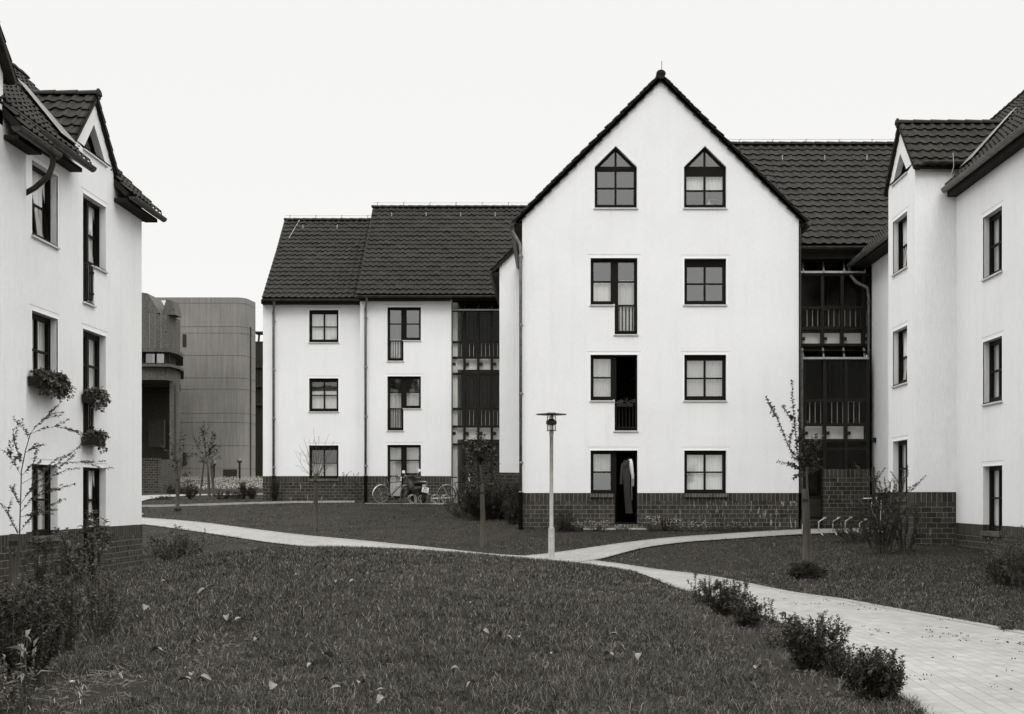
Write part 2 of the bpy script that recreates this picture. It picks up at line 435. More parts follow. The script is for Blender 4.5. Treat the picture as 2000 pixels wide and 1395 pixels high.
# ------------------------------------------------------------------ roofs
def tiles(mb, A, along, L, up, S, tw=.25, rh=.325, lift=.0, wave=.042, step=.045):
    """pantile surface: A eave corner, along/up unit vectors in the roof plane"""
    A = np.array(A, float); a = np.array(along, float); u = np.array(up, float)
    n = np.cross(a, u); n = n / np.linalg.norm(n)
    if n[2] < 0: n = -n
    nt = max(1, round(L / tw)); tw = L / nt; nr = max(1, round(S / rh)); rh = S / nr
    prof = [(0, 0), (.16, .55), (.32, 1.0), (.46, .75), (.62, .12), (.8, 0)]
    us = []; hs = []
    for i in range(nt):
        for t, h in prof: us.append((i + t) * tw); hs.append(h * wave)
    us.append(L); hs.append(0)
    us = np.array(us); hs = np.array(hs); k = len(us); rows = []
    for r in range(nr):
        jit = rng.normal(0, .005, k // 6 + 2).repeat(6)[:k]
        for s0, e in ((r * rh - .012, step), ((r + 1) * rh, .008)):
            rows.append(A + us[:, None] * a + s0 * u + (hs + e + lift + jit)[:, None] * n)
    V = np.concatenate(rows); b = len(mb.v); mb.v += [tuple(p) for p in V]
    for r in range(len(rows) - 1):
        for i in range(k - 1):
            mb.f.append((b + r * k + i, b + r * k + i + 1, b + (r + 1) * k + i + 1, b + (r + 1) * k + i))
    # lower drip edge
    b2 = len(mb.v); mb.v += [tuple(p) for p in (rows[0] - n * .03)]
    for i in range(k - 1): mb.f.append((b + i, b + i + 1, b2 + i + 1, b2 + i))
def slab(mb, A, along, L, up, S, t=.14, off=-.01):
    A = Vector(A); a = Vector(along); u = Vector(up); n = a.cross(u).normalized()
    if n.z < 0: n = -n
    p = [A, A + a * L, A + a * L + u * S, A + u * S]
    q = [x + n * off for x in p] + [x - n * t for x in p]
    mb.add(q, [(0, 1, 2, 3), (4, 5, 6, 7), (0, 1, 5, 4), (1, 2, 6, 5), (2, 3, 7, 6), (3, 0, 4, 7)])
def ridge_caps(mb, A, B, r=.13, step=.4):
    A = Vector(A); B = Vector(B); d = B - A; L = d.length; d.normalize(); k = max(1, round(L / step))
    side = d.cross(Vector((0, 0, 1))).normalized()
    for i in range(k):
        p = A + d * (L * i / k - .02); q = A + d * (L * (i + 1) / k)
        vs = []
        for c, rr in ((p, r * 1.08), (q, r * .92)):
            for j in range(9):
                an = math.pi * j / 8
                vs.append(c + side * math.cos(an) * rr + Vector((0, 0, 1)) * (math.sin(an) * rr * .85 - .02))
        fs = [(j, j + 1, j + 10, j + 9) for j in range(8)] + [tuple(range(9)), tuple(range(9, 18))]
        mb.add(vs, fs)
def verge(mb, A, B, out, w=.10, h=.16, step=.345):
    """stepped verge tiles running up a rake from A to B; out = outward horizontal unit"""
    A = Vector(A); B = Vector(B); d = B - A; L = d.length; d.normalize(); out = Vector(out)
    n = d.cross(out).normalized()
    if n.z < 0: n = -n
    k = max(1, round(L / step))
    for i in range(k):
        p = A + d * (L * i / k - .03); q = A + d * (L * (i + 1) / k)
        v = []
        for c, e in ((p, .075), (q, .035)):
            for o_, m_ in ((-w, e), (.03, e), (.03, e - h), (-w, e - h)):
                v.append(c + out * o_ + n * m_)
        mb.add(v, [(0, 1, 2, 3), (4, 5, 6, 7), (0, 1, 5, 4), (1, 2, 6, 5), (2, 3, 7, 6), (3, 0, 4, 7)])
def gutter(house, A, B, r=.075, mat='zinc_dark', step=1.0):
    mb = MB(); A = Vector(A); B = Vector(B); d = (B - A); L = d.length; d.normalize()
    side = d.cross(Vector((0, 0, 1))).normalized(); vs = []; K = 9
    for c in (A, B):
        for j in range(K):
            an = math.pi * j / (K - 1); vs.append(c + side * math.cos(an) * r - Vector((0, 0, 1)) * math.sin(an) * r)
    for c in (A, B):
        for j in range(K):
            an = math.pi * j / (K - 1); vs.append(c + side * math.cos(an) * (r - .006) - Vector((0, 0, 1)) * math.sin(an) * (r - .006))
    fs = [(j, j + 1, j + 1 + K, j + K) for j in range(K - 1)] + [(2 * K + j, 2 * K + j + 1, 3 * K + j + 1, 3 * K + j) for j in range(K - 1)]
    fs += [tuple(range(K)), tuple(range(K, 2 * K)), (0, 2 * K, 3 * K, K), (K - 1, 3 * K - 1, 4 * K - 1, 2 * K - 1)]
    mb.add(vs, fs)
    for e in (1, -1): mb.tube([A + side * e * r, B + side * e * r], .011, 6)
    k = int(L / step) + 1
    for i in range(k + 1):
        c = A + d * min(L - .02, .02 + i * step); vv = []
        for t in (-.018, .018):
            for j in range(K):
                an = math.pi * j / (K - 1); vv.append(c + d * t + side * math.cos(an) * (r + .008) - Vector((0, 0, 1)) * math.sin(an) * (r + .008))
        mb.add(vv, [(j, j + 1, j + 1 + K, j + K) for j in range(K - 1)])
    return mb.build('gutter', M[mat], house, False)
def downpipe(house, pts, r=.05, zlow=None, mat='zinc', brackets=2.0):
    mb = MB(); mb.tube(pts, r, 10)
    a, b = Vector(pts[-2]), Vector(pts[-1]); L = (a - b).length; k = int(L / brackets) + 1
    for i in range(k + 1):
        p = a.lerp(b, min(1, (i * brackets + .15) / L)); mb.tube([p + Vector((0, 0, -.03)), p + Vector((0, 0, .03))], r + .014, 10)
        mb.abox(p.x - .012, p.x + r + .035, p.y + r * .3, p.y + r * .3 + .03, p.z - .012, p.z + .012)
    o = mb.build('downpipe', M[mat], house, True)
    if zlow is not None:
        MB().tube([pts[-1], (pts[-1][0], pts[-1][1], zlow)], r + .018, 10).build('pipe_foot', M['cast'], o, True)
    return o
# ------------------------------------------------------------------ terrain (heights relative to the eye, camera at the origin)
CP = [(0, -8, -1.7), (-14, -8, -1.75), (14, -8, -1.65), (0, 0, -1.6), (-12, 6, -1.62), (12, 6, -1.64), (0, 9.3, -1.54), (-3.5, 9.5, -1.54), (1.6, 10, -1.56),
      (3.0, 9.6, -1.60), (4.5, 10, -1.61), (6.5, 11, -1.61), (5.5, 15.4, -1.61), (3.2, 14, -1.605), (4.5, 20.2, -1.60), (2.6, 19, -1.6), (2.3, 22.7, -1.60), (3, 25, -1.6), (2.4, 28, -1.59),
      (-.05, 31, -1.50), (1, 30, -1.53), (-1, 33.5, -1.445), (-3.2, 31.5, -1.50), (-5.2, 35, -1.43), (-7.7, 37.6, -1.33), (-5.7, 38.4, -1.16), (-13.8, 44, -.95), (-15.1, 48.2, -.72),
      (3.6, 35.6, -1.1), (7.05, 37.5, -.95), (2.1, 33.2, -1.31), (4.47, 35.2, -1.14), (6.9, 35.8, -1.04), (8.8, 37.5, -.97), (9.6, 40, -.9), (-.9, 38, -.94), (7.2, 38, -.93),
      (9.6, 31.1, -1.12), (9.6, 34, -1.05), (9.6, 27, -1.35), (9.6, 20, -1.55), (9, 15, -1.6), (5.6, 26, -1.52), (7, 29, -1.33),
      (-4.5, 24, -.97), (-1, 24.5, -1.13), (-8.47, 27, -1.47), (-7.44, 26, -1.25), (-6.4, 26, -1.09), (-4.9, 25.5, -1.01), (1.0, 24.5, -1.36), (-3.6, 16, -1.20), (0, 17, -1.32), (-5.6, 16, -1.33), (-3, 29, -1.40), (-6, 31, -1.48), (-6.6, 33.5, -1.5),
      (-8.9, 22, -1.66), (-9.5, 26.5, -1.64), (-9.5, 30.4, -1.63), (-9.3, 31.2, -1.74), (-10.3, 33, -1.68), (-8, 33, -1.56), (-8.3, 30, -1.66), (-9.5, 36, -1.48), (-12, 36.5, -1.42), (-10.3, 39.3, -1.24), (-12.2, 41.5, -1.1), (-7, 14, -1.52), (-5, 11, -1.54), (-9, 17, -1.6),
      (-11.9, 53.5, -.2), (-8, 53.5, -.22), (-5, 53, -.27), (-2, 50, -.33), (-5, 50, -.275), (-7.3, 50.5, -.25), (-1.5, 44.5, -.62), (-5, 46, -.62), (-10, 46, -.62), (-14, 57, -.05), (-18, 62, .1), (-24, 60, .1), (-24, 46, -.75),
      (-22, 71, .30), (-14, 71, .30), (-22, 79, .85), (-14, 79, .85), (-30, 88, 1.25), (-20, 88, 1.25), (-10, 88, 1.25), (10, 88, 1.0), (25, 70, .3), (25, 40, -.9), (25, 15, -1.6), (-25, 15, -1.65), (-25, 30, -1.5), (8, 60, -.2), (0, 70, .4)]
CP = np.array(CP, float)
def _U(r2): return np.where(r2 > 1e-9, r2 * np.log(r2 + 1e-12), 0)
_n = len(CP); _d2 = ((CP[:, None, :2] - CP[None, :, :2]) ** 2).sum(-1) / 400
_K = _U(_d2) + np.eye(_n) * 6e-4; _Pm = np.c_[np.ones(_n), CP[:, :2] / 20]
_w = np.linalg.solve(np.block([[_K, _Pm], [_Pm.T, np.zeros((3, 3))]]), np.r_[CP[:, 2], 0, 0, 0])
def H(x, y):
    x = np.clip(np.asarray(x, float), -32, 28); y = np.clip(np.asarray(y, float), -8, 90); sh = np.broadcast(x, y).shape
    x = np.broadcast_to(x, sh).ravel(); y = np.broadcast_to(y, sh).ravel(); out = np.empty(len(x))
    for s in range(0, len(x), 40000):
        X_, Y_ = x[s:s + 40000], y[s:s + 40000]
        r2 = ((X_[:, None] - CP[:, 0]) ** 2 + (Y_[:, None] - CP[:, 1]) ** 2) / 400
        out[s:s + 40000] = _U(r2) @ _w[:_n] + _w[_n] + _w[_n + 1] * X_ / 20 + _w[_n + 2] * Y_ / 20
    return out.reshape(sh)
# cached grid for cheap lookups
_gx = np.arange(-32, 28.01, .25); _gy = np.arange(-8, 90.01, .25)
_G = H(_gx[None, :], _gy[:, None])
def Hq(x, y):
    fx = np.clip((np.asarray(x, float) + 32) / .25, 0, len(_gx) - 1.001); fy = np.clip((np.asarray(y, float) + 8) / .25, 0, len(_gy) - 1.001)
    i = fx.astype(int); j = fy.astype(int); a = fx - i; b = fy - j
    return (_G[j, i] * (1 - a) + _G[j, i + 1] * a) * (1 - b) + (_G[j + 1, i] * (1 - a) + _G[j + 1, i + 1] * a) * b
def G(x, y): return float(Hq(x, y))
def PG(x, y, d0=6.0, d1=86.0):
    """where the sight line through photograph pixel (x, y) meets the ground"""
    d = np.arange(d0, d1, .02); k = np.nonzero(Hq(px(x, d), d) >= pz(y, d))[0]
    dd = float(d[k[0]]) if len(k) else d1
    return (px(x, dd), dd, G(px(x, dd), dd))

ext = np.array([-700, -400, -200, -100, -60])
gx = np.r_[ext, _gx[::1], -ext[::-1]]; gy = np.r_[ext[:4], np.array([-50, -25]), _gy, np.array([110, 150, 250, 450, 800, 1500])]
gx = np.unique(gx[(gx < 700.1)]); gy = np.unique(gy)
XX, YY = np.meshgrid(gx, gy); ZZ = Hq(XX, YY)
nn = .012 * np.sin(XX * 3.1 + np.cos(YY * 2.3) * 2) * np.sin(YY * 2.7 + np.sin(XX * 1.9))
ZZg = ZZ + nn * .6 - .012
idx = np.arange(XX.size).reshape(XX.shape)
q = np.stack([idx[:-1, :-1], idx[:-1, 1:], idx[1:, 1:], idx[1:, :-1]], -1).reshape(-1, 4)
mg = Mat('lawn_soil', .03, .95, spec=.15); v = mg.coord()
cg = mg.ramp(mg.noise(v, 1.1, 6, .7), [(.3, .014), (.6, .028), (.85, .055)])
fine = mg.ramp(mg.noise(v, 40, 4, .8), [(.3, .55), (.7, 1.5)])
mg.col(mg.mix(1.0, cg, fine, 'MULTIPLY')); mg.bump(mg.noise(v, 22, 5, .8), .9, .04)
ground = np_mesh('ground', np.stack([XX, YY, ZZg], -1).reshape(-1, 3), q, np.zeros((0, 3), int), mg.m, smooth=True)
tag(ground, 'dark lawn ground rising to a low mound between the houses', kind='structure')

# ------------------------------------------------------------------ paved paths
def chaikin(p, k=3):
    p = [np.array(a, float) for a in p]
    for _ in range(k):
        q = [p[0]]
        for a, b in zip(p[:-1], p[1:]): q += [a * .75 + b * .25, a * .25 + b * .75]
        q.append(p[-1]); p = q
    return np.array(p)
def resample(p, n):
    d = np.r_[0, np.cumsum(np.linalg.norm(np.diff(p, axis=0), axis=1))]; t = np.linspace(0, d[-1], n)
    return np.stack([np.interp(t, d, p[:, i]) for i in range(2)], 1), d[-1]
def pave_mat(name, g, bw=.2, rh=.1):
    m = Mat(name, g, .88, w=.35, spec=.25)
    tc = m.n('ShaderNodeTexCoord'); b = m.n('ShaderNodeTexBrick'); b.inputs['Scale'].default_value = 1; b.offset = .5
    b.inputs['Brick Width'].default_value = bw; b.inputs['Row Height'].default_value = rh; b.inputs['Mortar Size'].default_value = .0035; b.inputs['Mortar Smooth'].default_value = .4
    b.inputs['Color1'].default_value = warm(g * 1.06, .3); b.inputs['Color2'].default_value = warm(g * .9, .3); b.inputs['Mortar'].default_value = warm(g * .62, .5)
    m.L.new(tc.outputs['UV'], b.inputs['Vector']); v = m.coord()
    big = m.ramp(m.noise(v, .7, 5, .65), [(.25, .80), (.7, 1.06)])
    dots = m.ramp(m.noise(v, 15, 2, .5), [(.73, 1.0), (.77, .35)])
    mid = m.ramp(m.noise(v, 5, 5, .8), [(.3, .86), (.65, 1.04)])
    c = m.mix(1.0, b.outputs['Color'], big, 'MULTIPLY'); c = m.mix(1.0, c, dots, 'MULTIPLY'); c = m.mix(1.0, c, mid, 'MULTIPLY'); m.col(c)
    m.bump(m.math('ADD', m.math('MULTIPLY', b.outputs['Fac'], -1.0), m.math('MULTIPLY', m.noise(v, 70, 3), .4)), .5, .006); return m.m
M['pave'] = pave_mat('pale_block_paving', .30)
M['pave_edge'] = pave_mat('block_paving_edging', .28, .1, .4)
PATHS = []
def path(name, A, B, label, lift=.012, n=240, m=14, edge=True, k=3):
    """ribbon between two edge lines given in plan"""
    a, La = resample(chaikin(A, k), n); b, Lb = resample(chaikin(B, k), n)
    PATHS.append(np.r_[a, b[::-1]])
    t = np.linspace(0, 1, m); P2 = a[:, None] * (1 - t)[None, :, None] + b[:, None] * t[None, :, None]
    z = Hq(P2[..., 0], P2[..., 1]) + lift
    V = np.concatenate([P2, z[..., None]], -1)
    sk = V.copy(); wid = np.linalg.norm(a - b, axis=1).mean(); L = (La + Lb) / 2
    U = np.stack(np.broadcast_arrays(np.linspace(0, L, n)[:, None], (t * wid)[None, :]), -1)
    def strip(V, U, mat, nm):
        n_, m_ = V.shape[:2]; id_ = np.arange(n_ * m_).reshape(n_, m_)
        q_ = np.stack([id_[:-1, :-1], id_[:-1, 1:], id_[1:, 1:], id_[1:, :-1]], -1).reshape(-1, 4)
        o = np_mesh(nm, V.reshape(-1, 3), q_, np.zeros((0, 3), int), mat, smooth=True)
        uv = o.data.uv_layers.new(name='UVMap'); uv.data.foreach_set('uv', U.reshape(-1, 2)[q_.ravel()].astype(np.float32).ravel())
        return o
    o = strip(V, U, M['pave'], name); tag(o, label, kind='structure')
    if edge:
        for s_, (e, f) in enumerate(((a, b), (b, a))):
            dr = (e - f) / np.linalg.norm(e - f, axis=1)[:, None]
            tt = np.linspace(-.02, .16, 3); Q = e[:, None] + dr[:, None] * tt[None, :, None] * -1.0
            zz = Hq(Q[..., 0], Q[..., 1]) + lift + .004
            W = np.concatenate([Q, zz[..., None]], -1)
            UU = np.stack(np.broadcast_arrays(np.linspace(0, L, n)[:, None], tt[None, :]), -1)
            k_ = strip(W, UU, M['pave_edge'], 'path_edging'); tag(k_, kind='structure')
    return o
path('path', [(2.6, 3), (2.7, 9.6), (2.95, 13), (2.75, 17.5), (2.2, 22.7), (.9, 27), (-1.3, 30.2), (-5.2, 34.4), (-7.9, 37.4), (-13.8, 44), (-22, 53)],
     [(6.2, 3), (6.1, 9.6), (5.9, 14), (5.15, 17.5), (4.35, 21), (3.7, 24.5), (2.5, 27.8), (1.15, 30.5), (-.6, 32.3), (-5.7, 37.4), (-9, 40.9), (-15.1, 47.5), (-22, 55.4)],
     'pale block paved path curving from the right foreground to the far left')
path('path', [(-.9, 32.2), (1.2, 33.8), (3.6, 35.7), (7.05, 37.3), (9.3, 38.6)], [(.5, 29.9), (1.15, 31.0), (1.8, 32.4), (2.7, 33.6), (4.2, 34.8), (6.9, 35.8), (9.3, 36.2)],
     'pale paved branch path leading to the glazed stair entrance', lift=.018, n=90)
path('path', [PG(281, 1006)[:2], (-17, 52.5), (-17.5, 58), (-12, 64), (-2, 66)], [(-17.6, 49.5), (-19.5, 53), (-19.2, 59.5), (-12.5, 66.2), (-2, 68)],
     'far pale path turning left in front of the concrete building', lift=.020, n=120)
# narrow kerb in front of the rear wing
_k = np.linspace(-17.5, -7.9, 60); _ky = np.full(60, 52.0); kb = MB()
for i in range(59):
    z0, z1 = G(_k[i], 52), G(_k[i + 1], 52)
    kb.add([(_k[i], 51.97, z0 - .1), (_k[i + 1] - .01, 51.97, z1 - .1), (_k[i + 1] - .01, 52.05, z1 - .1), (_k[i], 52.05, z0 - .1), (_k[i], 51.97, z0 + .07), (_k[i + 1] - .01, 51.97, z1 + .07), (_k[i + 1] - .01, 52.05, z1 + .07), (_k[i], 52.05, z0 + .07)],
           [(0, 1, 2, 3), (4, 5, 6, 7), (0, 1, 5, 4), (1, 2, 6, 5), (2, 3, 7, 6), (3, 0, 4, 7)])
tag(kb.build('kerb', M['stone']), 'thin pale kerb edging the lawn before the rear wing', kind='structure')
def in_poly(x, y, poly):
    c = np.zeros(len(x), bool); n = len(poly)
    for i in range(n):
        x0, y0 = poly[i]; x1, y1 = poly[(i + 1) % n]
        if y0 == y1: continue
        c ^= ((y0 > y) != (y1 > y)) & (x < (x1 - x0) * (y - y0) / (y1 - y0) + x0)
    return c
FOOT = [(-20, -9.56, 12, 30.4), (9.6, 20, 10, 41), (8.62, 9.7, 31.1, 33.55), (-.9, 7.2, 38, 60), (-1.85, 0, 45, 60), (-12, -1, 53.2, 62), (7, 10, 38.9, 60), (-40, -17, 67, 90), (-30, -10, 80, 100)]
def free(x, y, margin=0):
    ok = np.ones(len(x), bool)
    for p in PATHS: ok &= ~in_poly(x, y, p)
    for a, b, c, d in FOOT: ok &= ~((x > a) & (x < b) & (y > c) & (y < d))
    return ok

# ------------------------------------------------------------------ grass blades
def blades(x, y, h, w, lean, mat, name, label, segs=2, z=None):
    n = len(x); z = Hq(x, y) - .02 if z is None else z
    az = rng.uniform(0, 2 * np.pi, n); fx = rng.uniform(0, 2 * np.pi, n)
    lx, ly = np.cos(az) * lean * h, np.sin(az) * lean * h; sx, sy = np.cos(fx) * w / 2, np.sin(fx) * w / 2
    # face the courtyard a little more often so blades read as strips
    V = np.empty((n, 5, 3), np.float32)
    for k, (t, ww, bx) in enumerate(((0, 1, 0), (.55, .8, .3))):
        cx, cy, cz = x + lx * bx, y + ly * bx, z + h * t
        V[:, 2 * k] = np.stack([cx - sx * ww, cy - sy * ww, cz], -1); V[:, 2 * k + 1] = np.stack([cx + sx * ww, cy + sy * ww, cz], -1)
    V[:, 4] = np.stack([x + lx, y + ly, z + h * (1 - .35 * np.minimum(lean, 1.4))], -1)
    b = (np.arange(n) * 5)[:, None]
    return tag(np_mesh(name, V.reshape(-1, 3), b + np.array([[0, 1, 3, 2]]), b + np.array([[2, 3, 4]]), mat), label, 'grass', kind='stuff')
def scatter(y0, y1, dens, xm=.10):
    n = int(dens * (y1 - y0) * (y1 + y0) / 2 * (.80 + 2 * xm)); y = np.sqrt(rng.uniform(y0 ** 2, y1 ** 2, n))
    x = (rng.uniform(-CX / F - xm, (2000 - CX) / F + xm, n)) * y
    return x, y
def vnoise(x, y, s, seed=0):
    r = np.random.default_rng(seed + 99); o = np.zeros(len(x))
    for k in range(5):
        a, b, c = r.uniform(0, 6.28, 3); f = s * (1 + .6 * k); o += np.sin(x * f * np.cos(a) + y * f * np.sin(a) + b + 1.5 * np.sin(x * f * .6 * np.sin(c) + c)) / (1 + .4 * k)
    return o / 2.6
SOIL = [(-3.75, 10.1, .55, 1.3), (-3.15, 12.0, .28, 1.1), (-5.6, 12.3, 1.2, 1.8), (2.15, 13.8, .55, 2.2), (1.95, 17.5, .4, 2.0), (2.3, 11.5, .45, 1.6), (6.4, 16.0, .7, 1.2), (-8.6, 17, 1.4, 5)]
gx_, gy_, gh, gw, gl = [], [], [], [], []
for (y0, y1, dens, hh, ww, cl) in ((8.0, 12.5, 4200, .088, .0048, 9), (12.5, 19, 2200, .084, .0064, 8), (19, 27.5, 1250, .076, .0090, 7), (27.5, 36, 620, .05, .0100, 5), (36, 56, 300, .045, .0125, 4)):
    x, y = scatter(y0, y1, dens / cl)
    x = (x[:, None] + rng.normal(0, .022, (len(x), cl))).ravel(); y = (y[:, None] + rng.normal(0, .022, (len(y), cl))).ravel()
    ok = free(x, y)
    for (a, b, rx, ry) in SOIL:
        e = ((x - a) / rx) ** 2 + ((y - b) / ry) ** 2; ok &= ~((e < 1) & (rng.random(len(x)) > .12 + .6 * np.clip(e - .5, 0, 1)))
    x, y = x[ok], y[ok]; nz = vnoise(x, y, 1.3) + .5 * vnoise(x, y, 4.5, 3)
    keep = rng.random(len(x)) < np.clip(.78 + .35 * nz, .3, 1); x, y, nz = x[keep], y[keep], nz[keep]
    h = hh * rng.uniform(.45, 1.25, len(x)) * (1 + .3 * nz) * np.where(rng.random(len(x)) < .03, 1.5, 1)
    gx_.append(x); gy_.append(y); gh.append(h); gw.append(ww * rng.uniform(.6, 1.2, len(x))); gl.append(rng.uniform(.25, 1.6, len(x)))
gx_, gy_, gh, gw, gl = map(np.concatenate, (gx_, gy_, gh, gw, gl))
dry = rng.random(len(gx_)) < .045
blades(gx_[~dry], gy_[~dry], gh[~dry], gw[~dry], gl[~dry], M['grass'], 'grass', 'dark mown grass covering the mound and lawns')
blades(gx_[dry], gy_[dry], gh[dry] * 1.05, gw[dry] * .9, gl[dry], M['straw'], 'dry_grass', 'pale dry grass blades mixed through the lawn')
# ragged grass growing over the path edges
ex, ey = [], []
for p in PATHS[:2]:
    for a, b in zip(p[:-1], p[1:]):
        L = np.linalg.norm(b - a)
        if L > 1.2 or a[1] > 48: continue
        n = int(L * (260 if a[1] < 25 else 120)); t = rng.random(n)
        ex += list(a[0] + (b[0] - a[0]) * t + rng.normal(0, .035, n)); ey += list(a[1] + (b[1] - a[1]) * t + rng.normal(0, .035, n))
ex, ey = np.array(ex), np.array(ey)
inside = np.zeros(len(ex), bool)
for p in PATHS[:2]:
    c = p.mean(0)
n1 = vnoise(ex, ey, 2.2, 5); k = rng.random(len(ex)) < np.clip(.45 + .6 * n1, .05, 1); ex, ey = ex[k], ey[k]
# drop those that would stand inside the other ribbon (the junction)
def deep(x, y, p):
    return in_poly(x, y, p) & in_poly(x + .12, y, p) & in_poly(x - .12, y, p) & in_poly(x, y + .12, p) & in_poly(x, y - .12, p)
k = ~(deep(ex, ey, PATHS[0]) | deep(ex, ey, PATHS[1])); ex, ey = ex[k], ey[k]
blades(ex, ey, rng.uniform(.03, .10, len(ex)), np.where(ey < 25, .006, .011), rng.uniform(.4, 1.5, len(ex)), M['grass'], 'edge_grass', 'ragged grass tufts growing over the path edges')
# soil clods and straw in the bare patch at lower left
cm = MB()
for i in range(520):
    a, b, rx, ry = random.choice(SOIL[:3] + SOIL[3:6]); t = random.random() * 6.28; r = math.sqrt(random.random())
    x, y = a + math.cos(t) * r * rx, b + math.sin(t) * r * ry
    if x > 2.5 and y < 30: continue
    s = random.uniform(.006, .03); z = G(x, y) - .004
    p = [(x + s * math.cos(k * 1.257 + t), y + s * math.sin(k * 1.257 + t) * random.uniform(.6, 1.2), z) for k in range(5)] + [(x + random.uniform(-.3, .3) * s, y, z + s * random.uniform(.5, 1.1))]
    cm.add(p, [(k, (k + 1) % 5, 5) for k in range(5)])
tag(cm.build('soil_clods', simple('crumbly_soil', .07, .95, nscale=20, var=.5)), 'crumbs of bare soil beside the shrubs and path', 'soil', kind='stuff')
sx = rng.normal(-3.75, .26, 240); sy = rng.normal(10.6, .7, 240)
n = len(sx); V = np.empty((n, 4, 3)); an = rng.uniform(0, 3.14, n); L = rng.uniform(.05, .22, n); z = Hq(sx, sy) + rng.uniform(.0, .04, n)
dx, dy = np.cos(an) * L / 2, np.sin(an) * L / 2
for k, (s_, o_) in enumerate(((-1, -1), (1, -1), (1, 1), (-1, 1))):
    V[:, k] = np.stack([sx + dx * s_ - np.sin(an) * .0025 * o_, sy + dy * s_ + np.cos(an) * .0025 * o_, z + s_ * .012 * np.sin(an * 7)], -1)
tag(np_mesh('straw', V.reshape(-1, 3), (np.arange(n) * 4)[:, None] + np.arange(4)[None, :], np.zeros((0, 3), int), M['straw']), 'dry straw scattered on bare soil at the lower left', 'straw', kind='stuff')
# pale flowering meadow in front of the concrete building
n = 26000; x = rng.uniform(-27, -12, n); y = rng.uniform(70.5, 83, n); k = free(x, y); x, y = x[k], y[k]
blades(x, y, rng.uniform(.08, .3, len(x)), np.full(len(x), .03), rng.uniform(.1, .7, len(x)), M['leaf_light'], 'meadow', 'pale tall meadow in front of the concrete building')
n = 9000; x = rng.uniform(-27, -12, n); y = rng.uniform(70.5, 82, n); z = Hq(x, y) + rng.uniform(.1, .28, n); s = rng.uniform(.010, .028, n)
V = np.stack([np.stack([x - s, y, z - s * .4], -1), np.stack([x + s, y, z - s * .4], -1), np.stack([x + s * .6, y + s, z + s], -1), np.stack([x - s * .6, y + s, z + s], -1)], 1)
tag(np_mesh('meadow_blossom', V.reshape(-1, 3), (np.arange(n) * 4)[:, None] + np.arange(4)[None, :], np.zeros((0, 3), int), M['seedhead']), 'white blossom speckling the far meadow', 'flowers', kind='stuff')
# crumbs and moss tufts on the path
n = 900; t = rng.random(n); x = 3.0 + rng.random(n) * 3.0; y = rng.uniform(9, 26, n); k = in_poly(x, y, PATHS[0]); x, y = x[k], y[k]
k = rng.random(len(x)) < np.clip(.3 + .9 * vnoise(x, y, 1.8, 8) + .25 * (x - 4.6), 0, 1); x, y = x[k], y[k]
x = (x[:, None] + rng.normal(0, .02, (len(x), 4))).ravel(); y = (y[:, None] + rng.normal(0, .012, (len(y), 4))).ravel()
blades(x, y, rng.uniform(.008, .028, len(x)), rng.uniform(.008, .018, len(x)), rng.uniform(.3, 1.5, len(x)), M['leaf_dark'], 'path_moss', 'tiny weeds and crumbs between the paving blocks', z=Hq(x, y) + .01)

# small pale weeds and leaf bits in the near lawn
x, y = scatter(8.4, 24, 4.5); k = free(x, y); x, y = x[k], y[k]
cl = 5; xx = (x[:, None] + rng.normal(0, .03, (len(x), cl))).ravel(); yy = (y[:, None] + rng.normal(0, .03, (len(y), cl))).ravel()
blades(xx, yy, rng.uniform(.03, .10, len(xx)), rng.uniform(.012, .026, len(xx)), rng.uniform(.6, 1.6, len(xx)), M['leaf_light'], 'lawn_weeds', 'small pale broad weeds scattered in the lawn')
x, y = scatter(8.4, 15, 4); k = free(x, y); x, y = x[k], y[k]
cl = 9; xx = (x[:, None] + rng.normal(0, .03, (len(x), cl))).ravel(); yy = (y[:, None] + rng.normal(0, .03, (len(y), cl))).ravel()
blades(xx, yy, rng.uniform(.09, .17, len(xx)), np.full(len(xx), .005), rng.uniform(.6, 1.3, len(xx)), M['leaf_light'], 'long_grass', 'longer arching grass blades in the near lawn')
# ================================================================== gable house in the middle
def build_plinth(house, fr, u0, u1, vb, vt, holes, rowv=.235, depth=.30, bm='brick'):
    p = MB(); wall_cells(p, fr, u0, u1, vb, vt - rowv, holes, depth)
    pl = p.build('plinth', M[bm], house)
    p = MB(); wall_cells(p, fr, u0, u1, vt - rowv, vt, holes, depth)
    p.build('soldier_course', M['soldier'], pl)
    return pl
def gx38(x): return px(x, 38.0)
def gz38(y): return pz(y, 38.0)
GH = empty('gable_house', (3.1, 38, -1.0), 'tall white gabled house with pointed attic windows, in the middle', 'house', 'white rendered houses round the courtyard')
fr = front(38.0)
X0, X1, XM = gx38(1020), gx38(1560), gx38(1290)
ZT, ZB, ZG = gz38(425), gz38(963), -1.25
ZA = ZT + (XM - X0)
fr_p = front(37.985)
H_ = []
def rect(a, b, t, bo): return (gx38(a), gx38(b), gz38(bo), gz38(t))
for t, bo in ((504, 594), (693, 781), (880, 964)): H_.append(rect(1153.5, 1245, t, bo)); H_.append(rect(1336.5, 1418.5, t + (0 if t != 504 else 1), bo))
for t, bo in ((594, 652), (781, 840), (964, 1024)): H_.append(rect(1200.5, 1245, t, bo))
w = MB(); wall_cells(w, fr, X0, X1, ZB, ZT, H_)
pent = []
for a, b in ((1161.5, 1244), (1336, 1418.5)):
    m_ = (a + b) / 2; pent.append([(gx38(a), gz38(405)), (gx38(b), gz38(405)), (gx38(b), gz38(326)), (gx38(m_), gz38(285)), (gx38(a), gz38(326))])
wall_poly(w, fr, [(X0, ZT), (X1, ZT), (XM, ZA)], pent)
